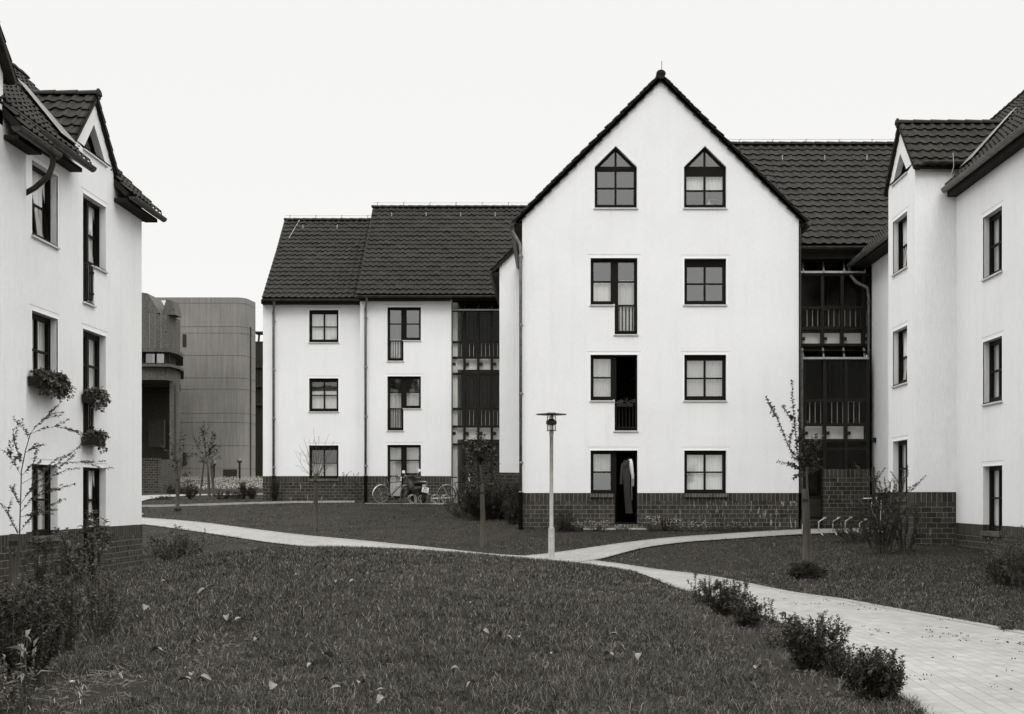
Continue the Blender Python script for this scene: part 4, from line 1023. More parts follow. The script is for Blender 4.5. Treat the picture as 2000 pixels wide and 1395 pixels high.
q = MB(); q.box(front(31.085), 8.606, RX + .1, ZBR - .239, ZBR - .004, -1.5, 0); q.box(west(RX - .015), 33.5, 39.5, pz(962, 38) - .239, pz(962, 38) - .004, -.3, 0); q.build('side_soldier_course', M['soldier'], pl)
gutter(RF, (8.75, 30.90, 7.92), (9.92, 30.90, 7.92), .065, 'zinc_dark', .9)
gutter(RF, (9.06, 33.9, 7.08), (9.06, 40.7, 7.08), .075, 'zinc', 1.0)
downpipe(RF, [(9.06, 39.9, 7.02), (9.06, 39.9, 6.8), (9.2, 39.6, 6.5), (9.5, 39.42, 6.3), (9.53, 39.4, 6.0), (9.53, 39.4, pz(960, 39.4))], .05, -.95)
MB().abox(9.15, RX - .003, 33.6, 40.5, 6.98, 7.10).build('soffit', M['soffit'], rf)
def flashing(sgn, kx, ybase, xs, xe_, rf):
    # strip lying on the main slope beside a bay; main slope z = kx + sgn * x
    f = MB(); o = (-sgn * .085, 0, .085); P_ = []
    for x, w_ in ((xs, .95), (xe_, .5)):
        y = ybase + sgn * x; z = kx + sgn * x
        P_ += [(x + o[0], y - .02, z + o[2]), (x + o[0], y - w_, z + o[2])]
    f.add(P_, [(0, 1, 3, 2)]); return f.build('valley_flashing', M['flash'], rf)
flashing(1, -1.98, 21.01, 9.6, 11.45, rf)
fl = MB(); fl.add([(9.0, 33.62, 7.2), (11.2, 33.62, 9.35), (11.2, 33.9, 9.32), (9.0, 33.9, 7.17)], [(0, 1, 2, 3)]); fl.build('side_flashing', M['flash'], rf)
MB().tube([(9.45, 30.84, 8.12), (9.46, 30.82, 7.8), (9.40, 30.85, 7.55), (9.32, 30.9, 7.36)], .009, 5).build('lightning_wire', M['galv'], rf)
MB().box(west(RX), 38.75, 38.9, pz(865, 38.8), pz(855, 38.8), 0, .08).build('wall_box', M['black'], RF)

RN = empty('near_house', (RX + 2, 25, -1.4), 'white house at the right edge of the picture, one window on each floor', 'house', 'white rendered houses round the courtyard')
rf, up, S = side_roof(RN, 1, 9.34, 7.36, 13.3, [(12, 31.08, 0)])
hz = [(27.9, 29.14, 4.85, 6.22), (27.9, 29.14, 2.07, 3.44), (27.9, 29.14, -.76, .67), (20, 21.3, 4.85, 6.22), (20, 21.3, 2.07, 3.44), (20, 21.3, -.76, .67)]
ZBN = -.622
w = MB(); wall_cells(w, west(RX), 12, 31.1, ZBN, 7.55, hz); w.abox(RX, 17, 12, 12.2, -1.6, 7.4); w.build('wall', M['plaster_side'], RN)
build_plinth(RN, west(RX - .015), 12, 31.08, -1.9, ZBN - .004, [(h[0], h[1], h[2] - .02, h[3]) for h in hz])
for k, (a, b, c, e) in enumerate(hz[:6]): quad_window(RN, west(RX), a, b, c, e, (('curtain', 'curtain', 'curtain')[k % 3], -.1, 1.1), s='metal' if k % 3 < 2 else 'brick')
gutter(RN, (9.30, 12, 7.30), (9.30, 31.0, 7.30), .085, 'zinc', 1.3)
MB().abox(9.38, RX - .003, 12, 31.05, 7.12, 7.30).build('soffit', M['soffit'], rf)

# ================================================================== left hand houses
LX = -9.56
LN = empty('bay_house', (LX - 2, 27, -1.6), 'white left hand house with a flush gable and planted window boxes', 'house', 'white rendered houses round the courtyard')
plane_l = lambda x: 6.52 + (-9.1 - x)
y0, y1, ym = 26.0, 28.4, 27.2
rf, up, S = side_roof(LN, -1, -9.22, 6.62, -12.4, [(21.5, 26.0, 0), (26.0, 28.4, .56), (28.4, 30.68, 0)])
tri = [(26.58, 7.09), (27.92, 7.09), (27.2, 7.75)]
comb = [(26.56, 27.92, 4.82, 6.18), (26.56, 27.2, 3.99, 4.82), (26.56, 27.92, 2.05, 3.42), (26.56, 27.2, 1.22, 2.05), (26.56, 27.92, -.75, .60), (26.56, 27.2, -1.58, -.75)]
quads = [(23.95, 25.2, 4.82, 6.18), (23.95, 25.2, 2.05, 3.42), (23.95, 25.2, -.74, .60)]
ZBL = -.645
bl_, br = bay(LN, rf, -1, LX, y0, y1, 7.15, -11.3, tri, plane_l, 6.30, [], 8.4)
w = MB(); wall_cells(w, east(LX), 21.5, 26.0, ZBL, 6.9, quads); wall_cells(w, east(LX), 26.0, 28.4, ZBL, 6.30, comb); wall_cells(w, east(LX), 28.4, 30.35, ZBL, 6.9, [])
w.abox(-15.2, LX - .001, 30.1, 30.35, -1.9, 6.9); w.poly([(LX - .05, 30.34, 6.9), (-15.2, 30.34, 6.9), (-12.4, 30.34, 9.7)]); w.build('wall', M['plaster_side'], LN)
pl = build_plinth(LN, east(LX + .015), 21.5, 30.36, -2.0, ZBL - .004, [(q_[0], q_[1], q_[2] - .02, q_[3]) for q_ in quads] + comb)
q = MB(); q.box(lambda u, v, n: (u, 30.365 + n, v), -15, LX + .009, -2.0, ZBL - .004, -.3, 0); q.build('side_plinth', M['brick'], pl)
fe = east(LX)
for k, (a, b, c, e) in enumerate(quads): quad_window(LN, fe, a, b, c, e, ('curtain', -.1, (1.1, 1.1, 1.1)[k]), s='metal' if k < 2 else 'brick', tilt=.12 if k == 0 else 0)
for k in range(3):
    a, m_, b = 26.56, 27.2, 27.92; c, e, g_ = comb[2 * k][2], comb[2 * k][3], comb[2 * k + 1][2]
    combo_window(LN, fe, a, m_, b, g_, c, e, False, cur_w=('curtain', -.05, 1.1), cur_d=('curtain', .3, 1.02) if k < 2 else None, rail=(k < 2), wsill='metal' if k < 2 else 'brick', dsill='metal' if k < 2 else None, tilt=.10 if k != 1 else 0)
gutter(LN, (-9.17, 21.9, 6.54), (-9.17, 26.0, 6.54), .08, 'zinc_dark', .65); gutter(LN, (-9.17, 28.45, 6.54), (-9.17, 30.75, 6.54), .075, 'zinc_dark', .65)
for a_ in ((LX + .003, -9.32, 21.5, 25.85, 6.42, 6.50), (LX + .003, -9.27, 28.42, 30.60, 6.42, 6.50), (-15, LX - .003, 30.36, 30.60, 6.44, 6.50)): MB().abox(*a_).build('soffit', M['soffit'], rf)
flashing(-1, -2.58, 16.21, -9.35, -11.1, rf)
LS = empty('front_house', (LX - 2, 19, -1.7), 'white house at the very left edge with deep dark eaves', 'house', 'white rendered houses round the courtyard')
LX2 = -9.2
rf, up, S = side_roof(LS, -1, -8.78, 6.12, -12.4, [(12, 19.3, 0), (19.3, 21.8, .6), (21.8, 22.95, 0)])
w = MB(); wall_cells(w, east(LX2), 12, 22.8, ZBL, 6.45, []); w.poly([(LX2, 19.36, 6.2), (LX2, 21.84, 6.2), (LX2, 21.84, 7.15), (LX2, 20.6, 8.4), (LX2, 19.36, 7.15)])
for y in (19.36, 21.84): w.quad((LX2, y, 6.1), (-11, y, 6.1), (-11, y, 7.15), (LX2, y, 7.15))
w.abox(LX - .3, LX2 - .001, 22.5, 22.8, -1.9, 6.4); w.build('wall', M['plaster_side'], LS)
build_plinth(LS, east(LX2 + .015), 12, 22.81, -2.0, ZBL - .004, [])
r_ = MB(); u1_ = Vector((0, 1, 1)).normalized(); u2_ = Vector((0, -1, 1)).normalized(); SS = (1.24 + .2) / s2
tiles(r_, (-11.3, 19.16, 7.01), (1, 0, 0), 2.26, u1_, SS); tiles(r_, (-11.3, 22.04, 7.01), (1, 0, 0), 2.26, u2_, SS); slab(r_, (-11.3, 22.04, 7.01), (1, 0, 0), 2.26, u2_, SS, .1); slab(r_, (-11.3, 19.16, 7.01), (1, 0, 0), 2.26, u1_, SS, .1)
verge(r_, (LX2 + .08, 22.04, 7.01), (LX2 + .08, 20.6, 8.46), (1, 0, 0), .09, .15); verge(r_, (LX2 + .08, 19.16, 7.01), (LX2 + .08, 20.6, 8.46), (1, 0, 0), .09, .15)
br = r_.build('bay_roof', M['tile'], LS); rc = MB(); ridge_caps(rc, (LX2 + .2, 20.6, 8.5), (-11.3, 20.6, 8.5), .12, .42); rc.build('ridge_tiles', M['tile'], br)
gutter(LS, (-8.75, 21.3, 6.04), (-8.75, 23.05, 6.04), .085, 'zinc_dark', .65)
MB().tube([(-8.75, 22.85, 5.96), (-8.76, 22.86, 5.8), (-8.85, 22.9, 5.62), (-9.1, 22.93, 5.42), (-9.42, 22.95, 5.25), (-9.48, 22.95, 4.9), (-9.48, 22.95, -1.5)], .05, 10).build('downpipe', M['zinc_dark'], LS, True)
MB().abox(LX2 + .003, -8.95, 21.86, 22.86, 5.98, 6.06).build('soffit', M['soffit'], rf)

# ================================================================== concrete buildings behind
CB = empty('concrete_hall', (-21, 86, 1.2), 'large windowless board marked concrete block with a rounded corner', 'building')
dC = 84.0; xa, xb, xc = px(300, dC), px(461, dC), px(499, dC + 2.2); zt, zb = pz(581, dC), .9
prof = [(xa - 4, dC), (xb, dC)] + [(xb + .62 * math.sin(t), dC + .8 - .8 * math.cos(t)) for t in np.linspace(.2, 1.5, 7)] + [(xc, dC + 2.2), (xc - 2, dC + 9), (xa - 4, dC + 9)]
w = MB(); n = len(prof)
w.add([(x, y, z) for z in (zb, zt) for x, y in prof], [(i, (i + 1) % n, (i + 1) % n + n, i + n) for i in range(n)] + [tuple(range(n, 2 * n))]); w.build('wall', M['conc'], CB)
sm = MB(); off = [(x + (.012 if i > 1 else 0), y - (.012 if i < 9 else 0)) for i, (x, y) in enumerate(prof[:n - 1])]
for yy in (592, 638, 650.5, 694, 738, 760, 807, 825, 870, 915):
    z = pz(yy, dC)
    for (p, q) in zip(off[:-2], off[1:-1]):
        sm.add([(p[0], p[1], z - .012), (q[0], q[1], z - .012), (q[0], q[1], z + .012), (p[0], p[1], z + .012)], [(0, 1, 2, 3)])
sm.build('construction_joints', M['cjoint'], CB)
k = MB(); k.abox(px(485, dC + 1.1), px(489, dC + 1.1) + .02, dC + 1.05, dC + 1.3, pz(940, dC), pz(634, dC)); k.build('corner_slot', M['seam'], CB)
for a_, b_, c_, e_ in ((357, 364, 677, 653), (436, 463, 940, 917), (357, 364, 909, 884)): MB().abox(px(a_, dC), px(b_, dC), dC - .05, dC + .3, pz(c_, dC), pz(e_, dC)).build('dark_opening', M['seam'], CB)
k = MB()
for x_ in (332, 343): x0 = px(x_, 86); k.tube([(x0, 86, zt), (x0, 86, zt + .2), (x0 + .12, 86, zt + .2), (x0 + .12, 86, zt)], .02, 5)
k.build('roof_hoops', M['steel_dark'], CB)
CB2 = empty('dark_annex', (-18, 96, 1.2), 'dark low building glimpsed between the concrete block and the rear house', 'building')
MB().abox(px(496, 95), px(530, 95), 95, 105, .5, pz(667, 95)).build('wall', M['seam'], CB2)
q = MB(); z = pz(648, 95); q.abox(px(497, 95), px(530, 95), 94.8, 96, z - .12, z); q.tube([(px(507, 95), 95, z), (px(505, 95), 95, pz(670, 95))], .08, 5)
for yy in (716, 754, 790): q.abox(px(496, 95), px(530, 95), 94.8, 94.95, pz(yy, 95) - .1, pz(yy, 95) + .1)
q.build('canopy', M['interior'], CB2)
BR = empty('fluted_concrete_building', (-21, 74, 1), 'dark aggregate concrete building with jagged crown on a column', 'building')
dB = 73.0; X_ = lambda x, d=dB: px(x, d); Z_ = lambda y, d=dB: pz(y, d)
pl_ = [(150, dB), (300, dB), (326, dB + .2), (343, dB + 1.4), (352, dB + 3), (352, dB + 8), (150, dB + 8)]
def ring(z0, z1, e, mat, nm, tops=None):
    m_ = MB(); P = [(X_(a, d) + (e if i in (1, 2, 3, 4, 5) else 0), d - e) for i, (a, d) in enumerate(pl_)]; n = len(P)
    m_.add([(x, y, z0) for x, y in P] + [(x, y, (tops[i] if tops else z1)) for i, (x, y) in enumerate(P)], [(i, (i + 1) % n, (i + 1) % n + n, i + n) for i in range(n)] + [tuple(range(n)), tuple(range(n, 2 * n))])
    return m_.build(nm, mat, BR)
ring(Z_(682), Z_(612), 0, M['agg'], 'upper_wall'); ring(Z_(688), Z_(681.5), .25, M['agg'], 'band'); ring(Z_(711), Z_(688.5), -.35, M['interior'], 'window_band'); ring(Z_(717), Z_(711.5), .3, M['agg'], 'band'); ring(Z_(742), Z_(717.5), .02, M['agg'], 'lower_wall')
q = MB()
for a, b in ((281, 299), (303, 318)): q.box(front(dB + .3), X_(a), X_(b), Z_(708), Z_(690), -.1, 0)
wb = q.build('band_window', M['glass'], BR)
q = MB()
for a in (280, 300.5, 319, 327): q.box(front(dB + .28), X_(a) - .03, X_(a) + .03, Z_(711), Z_(688), -.1, .05)
q.build('window_bars', M['frame'], wb)
q = MB()   # jagged crown
for (pts, d0, d1) in (([(150, 614), (150, 560), (278, 571.5), (288, 573), (313, 611.5), (300, 612)], dB + .02, dB + 2.5), ([(316, 612), (325, 582), (337, 585.5), (343, 613)], dB + .4, dB + 1.6)):
    n = len(pts); q.add([(X_(a, d0), d, Z_(b)) for d in (d0, d1) for a, b in pts], [(i, (i + 1) % n, (i + 1) % n + n, i + n) for i in range(n)] + [tuple(range(n)), tuple(range(n, 2 * n))])
q.build('crown', M['agg'], BR)
MB().box(front(dB + 3.2), X_(296, dB + 3.2), X_(326, dB + 3.2), Z_(616, dB + 3.2), Z_(587, dB + 3.2), -.2, 0).build('rooflight', M['white'], BR)
ln = MB()
for a in (292, 303, 314.5): ln.box(front(dB - .002), X_(a) - .02, X_(a) + .02, Z_(682), Z_(612), 0, .004)
ln.build('panel_joints', M['flash'], BR)
q = MB(); q.box(front(dB + .8), X_(323), X_(331), .4, Z_(742.5), -.7, 0); q.box(front(dB + .9), X_(336), X_(339), .4, Z_(742.5), -.3, 0); q.build('column', M['agg'], BR)
MB().box(front(dB + 5), X_(150), X_(338, dB + 5), .2, Z_(742), -.3, 0).build('recess_wall', M['seam'], BR)
MB().box(front(dB + 4), X_(290, dB + 4), X_(320, dB + 4), Z_(868), Z_(812), -.3, 0).build('recess_panel', M['interior'], BR)
BW = empty('brick_wall', (-20, 68, .3), 'brown brick boundary wall in front of the concrete buildings', 'wall')
q = MB(); q.abox(px(200, 67), px(309, 67), 67, 67.4, -.9, pz(899, 67)); q.build('near_wall', M['brick'], BW)
q = MB(); q.add([(px(309, 67), 67.02, -.6), (px(346, 74), 74, 0), (px(346, 74), 74, pz(897, 74)), (px(309, 67), 67.02, pz(899, 67)), (px(309, 67) - .3, 67.3, -.6), (px(346, 74) - .3, 74.3, 0), (px(346, 74) - .3, 74.3, pz(897, 74)), (px(309, 67) - .3, 67.3, pz(899, 67))],
    [(0, 1, 2, 3), (4, 5, 6, 7), (0, 1, 5, 4), (1, 2, 6, 5), (2, 3, 7, 6), (3, 0, 4, 7)]); q.build('return_wall', M['brick'], BW)
q = MB(); q.abox(px(200, 67), px(309, 67) + .02, 66.96, 67.44, pz(899, 67) + .002, pz(895, 67)); q.build('coping', M['soldier'], BW)
# ------------------------------------------------------------------ plants
rp = random.Random(11)
class LV:
    """leaf collector: folded lens-shaped leaves"""
    def __init__(s): s.v = []; s.f = []
    def leaf(s, p, d, size, w=.45, droop=.2):
        d = d.normalized(); side = d.cross(Vector((rp.uniform(-.5, .5), rp.uniform(-.5, .5), 1)))
        if side.length < 1e-4: side = Vector((1, 0, 0))
        side.normalize(); up = side.cross(d).normalized(); b = len(s.v); f = size * .12
        m = p + d * size * .48 + up * f * .3; t = p + d * size - up * size * droop
        for q in (p, m + side * size * w * .5 + up * f, t, m - side * size * w * .5 + up * f, m - up * f * .2): s.v.append(q[:])
        s.f += [(b, b + 4, b + 1), (b + 1, b + 4, b + 2), (b, b + 3, b + 4), (b + 3, b + 2, b + 4)]
    def build(s, name, mat, parent):
        m = MB(); m.v = s.v; m.f = s.f; return m.build(name, mat, parent)
def rv(k=1): return Vector((rp.gauss(0, k), rp.gauss(0, k), rp.gauss(0, k)))
def along(pts, t):
    ls = [(pts[i + 1] - pts[i]).length for i in range(len(pts) - 1)]; T = t * sum(ls)
    for i, l in enumerate(ls):
        if T <= l or i == len(ls) - 1: return pts[i].lerp(pts[i + 1], min(1, T / max(l, 1e-6))), (pts[i + 1] - pts[i]).normalized()
        T -= l
def dress(lv, pts, n, size, t0=.15, w=.45, spread=.9, wind=Vector((0, 0, 0))):
    for k in range(n):
        t = t0 + (1 - t0) * rp.random(); p, d = along(pts, t); a = rp.random() * 6.28
        o = d.orthogonal().normalized(); o = Matrix.Rotation(a, 3, d) @ o
        lv.leaf(p + rv(size * .12), o * spread + d * .6 + rv(.15) + wind, size * rp.uniform(.6, 1.25) * (1 - .3 * t), w)
def wig(p, q, n=4, k=.03):
    L = (q - p).length; return [p.lerp(q, i / n) + (rv(L * k) if 0 < i < n else Vector((0, 0, 0))) for i in range(n + 1)]
def shrub(label, x, yb, yt, hw, d=None, leaf=.045, stems=9, dens=60, mat='leaf', name='shrub', group=None, upright=.5, twigs=3, cat='shrub', w=.45, wind=0, bare=.12):
    leaf *= 1.3; dens = int(dens * 1.7); stems = int(stems * 1.35) if stems > 5 else stems; hw *= 1.12
    b = Vector(PG(x, yb)) if d is None else Vector((px(x, d), d, G(px(x, d), d)))
    dd = b.y; h = (yb - yt) * dd / F if d is None else pz(yt, dd) - b.z; r = hw * dd / F
    root = empty(name, b, label, cat, group); st = MB(); lv = LV()
    for i in range(stems):
        a = 6.28 * (i + rp.random() * .8) / stems; rr = r * math.sqrt(rp.uniform(.02, 1)); hh = h * rp.uniform(.6, 1.0) * (1 - .35 * (rr / max(r, .01)) * (1 - upright))
        p0 = b + Vector((math.cos(a) * rr * .35, math.sin(a) * rr * .35, -.04)); tip = b + Vector((math.cos(a) * rr * 1.0 + wind * hh, math.sin(a) * rr * 1.0, hh))
        mid = p0.lerp(tip, .5) + Vector((math.cos(a) * rr * .25, math.sin(a) * rr * .25, h * .03)); pts = [p0, p0.lerp(mid, .5) + rv(h * .015), mid + rv(h * .02), mid.lerp(tip, .55) + rv(h * .02), tip]
        rs = min(.009, max(.003, h * .0055)); st.tube(pts, [rs * 1.6, rs * 1.3, rs, rs * .7, rs * .4], 4)
        L = sum((pts[k + 1] - pts[k]).length for k in range(4)); dress(lv, pts, int(L * dens), leaf, bare, w)
        for j in range(twigs):
            q, dr = along(pts, rp.uniform(.2, .85)); o = Matrix.Rotation(rp.random() * 6.28, 3, dr) @ dr.orthogonal().normalized()
            e = q + (o * .7 + dr * .6 + Vector((0, 0, .25 * upright))) * L * rp.uniform(.15, .35); tw = wig(q, e, 3, .05); st.tube(tw, rs * .5, 3)
            dress(lv, tw, int((e - q).length * dens * 1.2), leaf * .95, .1, w)
    st.build('stems', M['bark'], root); lv.build('foliage', M[mat], root); return root
S = shrub
S('tall broad leaved shrub growing before the left house door', 163, 1140, 992, 46, d=22.3, leaf=.11, stems=8, dens=32, mat='leaf', w=.4)
S('dense small leaved shrub with upright stems on the left lawn edge', 197, 1240, 1072, 42, leaf=.026, stems=14, dens=95, upright=1, mat='leaf')
S('dark bushy shrub left of the upright small leaved shrub', 118, 1275, 1112, 50, leaf=.028, stems=15, dens=95, upright=1, mat='leaf_dark')
S('big dense shrub filling the lower left corner', 38, 1335, 1120, 74, leaf=.045, stems=22, dens=60, upright=.95, mat='leaf_dark')
S('leafy shrub with pointed pale leaves at the left edge', 22, 1230, 1130, 52, d=13.2, leaf=.06, stems=10, dens=50, upright=.8, mat='leaf_light', w=.33)
S('low dark shrub at the very bottom of the left bed', -40, 1390, 1240, 90, leaf=.04, stems=14, dens=50, upright=.3, mat='leaf')
S('spray of long pale leaves very near the left picture edge', 52, 1290, 1190, 24, d=9.6, leaf=.12, stems=4, dens=7, mat='bigleaf', w=.3, upright=1, twigs=1)
S('slim upright sprigs in front of the brick base at left', 78, 1170, 1040, 26, d=19.5, leaf=.035, stems=7, dens=70, upright=1, mat='leaf_dark')
S('slim leafy sprigs left of the broad leaved shrub', 118, 1165, 1062, 14, d=20, leaf=.03, stems=5, dens=80, upright=1, mat='leaf_dark')
S('airy rose bush beside the corner of the left house', 348, 1090, 1016, 50, d=33.0, leaf=.06, stems=26, dens=40, upright=.3, mat='leaf')
S('low bush in the grass hollow behind the left house corner', 300, 1085, 1040, 20, d=34.5, leaf=.05, stems=8, dens=36, upright=.3, mat='leaf')
g = 'shrubs planted along the edge of the curving path'
S('sparse shrub at the far end of the path side row', 1368, 1180, 1118, 20, leaf=.035, stems=7, dens=65, group=g, upright=.9, mat='leaf_dark')
S('dense round shrub, second in the path side row', 1418, 1200, 1122, 42, leaf=.035, stems=24, dens=110, group=g, mat='leaf_dark')
S('spreading shrub leaning over the path, third in the row', 1458, 1222, 1155, 30, leaf=.034, stems=18, dens=105, group=g, mat='leaf_dark')
S('small thin shrub between the two big path side shrubs', 1503, 1218, 1168, 14, leaf=.035, stems=4, dens=60, group=g, upright=1, mat='leaf_dark')
S('low weedy shrub just behind the white scrap of litter', 1518, 1262, 1205, 26, leaf=.03, stems=9, dens=70, group=g, upright=.4)
S('single upright sprig beside the curving path', 1549, 1250, 1186, 7, leaf=.03, stems=3, dens=90, group=g, upright=1, mat='leaf_dark')
S('tall twin topped shrub in the middle of the near path side row', 1588, 1305, 1188, 52, leaf=.035, stems=28, dens=105, group=g, upright=.8, mat='leaf_dark')
S('low spreading shrub before the nearest path side shrub', 1652, 1318, 1252, 36, leaf=.032, stems=20, dens=100, group=g, upright=.4, mat='leaf_dark')
S('nearest path side shrub, full and dark', 1712, 1368, 1252, 50, leaf=.036, stems=32, dens=110, group=g, mat='leaf_dark')
S('large dark bush left of the gable house corner', 958, 1042, 915, 60, d=42.5, leaf=.06, stems=60, dens=60, upright=.3, mat='leaf_dark', twigs=4)
S('spreading bush partly hiding the right hand bicycle', 905, 1030, 950, 36, d=44, leaf=.05, stems=20, dens=55, upright=.2, mat='leaf')
S('bush against the left downpipe of the gable house', 1000, 1030, 958, 24, d=40, leaf=.05, stems=16, dens=60, upright=.3, mat='leaf_dark')
S('rounded dark shrub at the brick base behind the lamp', 1103, 1034, 985, 24, d=37.3, leaf=.035, stems=18, dens=90, upright=.3, mat='leaf_dark')
S('thin bare sprig at the left corner of the gable house', 1030, 1040, 985, 6, d=37.4, leaf=.02, stems=3, dens=14, upright=1, mat='leaf_dark')
S('dark conical shrub right of the garden door', 1298, 1034, 1002, 10, d=37.3, leaf=.025, stems=10, dens=120, upright=.5, mat='leaf_dark')
S('low dark ground cover shrub under the right brick base', 1440, 1038, 1022, 60, d=37.45, leaf=.035, stems=26, dens=55, upright=.2, mat='leaf_dark')
S('tall airy shrub with long sprigs before the projecting bay', 1722, 1066, 900, 40, d=29.6, leaf=.042, stems=12, dens=75, upright=.85, mat='leaf_dark', twigs=4)
S('tangled low shrub around the bicycle stands', 1672, 1066, 990, 42, d=33, leaf=.04, stems=16, dens=62, upright=.3, mat='leaf_dark', twigs=4)
S('arching sprig leaning right before the white bay', 1768, 1064, 932, 34, d=29.9, leaf=.042, stems=7, dens=62, upright=.7, mat='leaf_dark')
S('bushy shrub at the right picture edge before the near house', 1955, 1142, 1040, 38, leaf=.04, stems=18, dens=70, upright=.5, mat='leaf')
S('taller shrub right of the bushy one, cut by the picture edge', 2000, 1150, 1022, 34, leaf=.04, stems=15, dens=70, upright=.7, mat='leaf')
S('small weed clump at the right path edge', 1966, 1232, 1195, 14, leaf=.035, stems=7, dens=60, upright=.7)
S('thin leafy sprig standing left before the far rear house', 671, 980, 912, 5, d=52.9, leaf=.06, stems=2, dens=22, upright=1, mat='leaf_dark', bare=.5)
S('thin leafy sprig before the downpipe of the rear house', 694, 980, 914, 6, d=52.9, leaf=.06, stems=2, dens=22, upright=1, mat='leaf_dark', bare=.5)
S('dark climbing plant at the foot of the far left downpipe', 537, 982, 932, 7, d=53.1, leaf=.05, stems=8, dens=80, upright=.9, mat='leaf_dark')
g2 = 'low shrubs beside the far path'
for (x, yb, yt, hw, lab) in ((320, 995, 968, 22, 'low shrub nearest the white corner, by the far path'), (372, 992, 936, 13, 'dark upright shrub between the two far staked trees'), (432, 990, 956, 18, 'low shrub right of the three stakes'), (465, 988, 956, 20, 'broad low shrub at the middle of the far bed'),
                             (475, 984, 938, 5, 'thin tall sprig standing in the far bed'), (492, 985, 945, 9, 'leaning dead stalk plant at the end of the far bed'), (335, 975, 938, 14, 'dark shrub before the brick boundary wall'), (358, 970, 944, 16, 'wide shrub behind the left far staked tree')):
    S(lab, x, yb, yt, hw, d=56 if yb > 980 else 62, leaf=.075, stems=14, dens=30, mat='leaf_dark', group=g2, upright=.6)
# flower clumps at the foot of the gable house
def flowers(label, x, hw, yt, n, g='white flowers at the foot of the gable house', d=37.3):
    o = S(label, x, 1036, yt, hw, d=d, leaf=.03, stems=14, dens=70, upright=.3, mat='leaf', name='flower_clump', cat='flowers', group=g)
    lv = LV(); b = o.location; r = hw * d / F; h = pz(yt, d) - b.z
    for k in range(n):
        a = rp.random() * 6.28; q = math.sqrt(rp.random()) * r; p = Vector((b.x + math.cos(a) * q, b.y + math.sin(a) * q * .6 - .05, b.z + h * rp.uniform(.35, 1.0)))
        for j in range(5): lv.leaf(p, Vector((math.cos(j * 1.257), math.sin(j * 1.257) - .4, .5)), .022, .9, 0)
    lv.build('blossom', M['petal'], o)
flowers('white flower clump behind the lamp post, left of the pale footing', 1128, 15, 1018, 60); flowers('white flower clump left of the garden door', 1168, 20, 1017, 45)
flowers('small white flowers in front of the garden door', 1215, 18, 1026, 30); flowers('tall white flower clump right of the garden door', 1275, 17, 1008, 65)
flowers('white flower clump under the right ground floor window', 1318, 18, 1014, 60); flowers('sparse white flowers below the stained brickwork', 1365, 24, 1018, 40)
flowers('last sparse white flowers toward the stair entrance', 1430, 26, 1020, 22)

# ------------------------------------------------------------------ young trees
def twig_tree(label, d, trunk, branches, leaf=.05, dens=30, mat='leaf_dark', r0=.03, wind=Vector((0, 0, 0)), jit=.12, group='young staked trees', leafless=False, w=.6, side=2):
    leaf *= 1.5; dens = int(dens * 1.7)
    """trunk and branches as polylines (photo x, y) at distance d, fanned out in depth"""
    def P(q, dy=0): return Vector((px(q[0], d), d + dy, pz(q[1], d)))
    b = P(trunk[0]); b.z = G(b.x, b.y) - .03; root = empty('young_tree', b, label, 'tree', group)
    tr = [b] + [P(q) for q in trunk[1:]]; n = len(tr)
    MB().tube(tr, [r0 * (1 - .5 * i / (n - 1)) for i in range(n)], 7).build('trunk', M['bark'], root, True)
    bm = MB(); lv = LV()
    for k, br in enumerate(branches):
        tot = rp.uniform(-1, 1) * jit * len(br); pts = [P(q, tot * i / (len(br) - 1)) for i, q in enumerate(br)]
        n = len(pts); bm.tube(pts, [r0 * .30 * (1 - .78 * i / (n - 1)) for i in range(n)], 5)
        L = sum((pts[i + 1] - pts[i]).length for i in range(n - 1))
        if not leafless: dress(lv, pts, int(L * dens), leaf, .12, w, wind=wind)
        for j in range(side):
            q, dr = along(pts, rp.uniform(.15, .8)); o = Matrix.Rotation(rp.random() * 6.28, 3, dr) @ dr.orthogonal().normalized()
            e = q + (o * .55 + dr * .8 + Vector((0, 0, .2)) + wind * .5) * L * rp.uniform(.2, .4); tw = wig(q, e, 3, .04); bm.tube(tw, r0 * .13, 3)
            if not leafless: dress(lv, tw, int((e - q).length * dens * 1.1), leaf, .1, w, wind=wind)
    bm.build('branches', M['bark'], root)
    if not leafless: lv.build('crown', M[mat], root)
    return root
def stake(label, x, d, yt, r=.045, lean=0, band=True, dx=0):
    X_ = px(x, d); b = Vector((X_ + dx, d, G(X_ + dx, d) - .03)); t = Vector((X_ + lean, d, pz(yt, d))); root = empty('tree_stake', b, label, 'stake', 'wooden stakes holding young trees')
    MB().tube([b, b.lerp(t, .5) + Vector((.006, 0, 0)), t - Vector((0, 0, .02)), t], [r * 1.05, r, r * .97, r * .85], 10).build('post', M['wood'], root, True)
    if band:
        q = b.lerp(t, .86); m = MB()
        for k in range(3): m.tube([q + Vector((0, -r * 0, k * .022 - .02)), q + Vector((0, 0, k * .022 - .005))], r + .008, 10)
        m.build('tie', M['rubber'], root)
    return root
d4 = 25.4; d4 = PG(1573, 1118)[1]
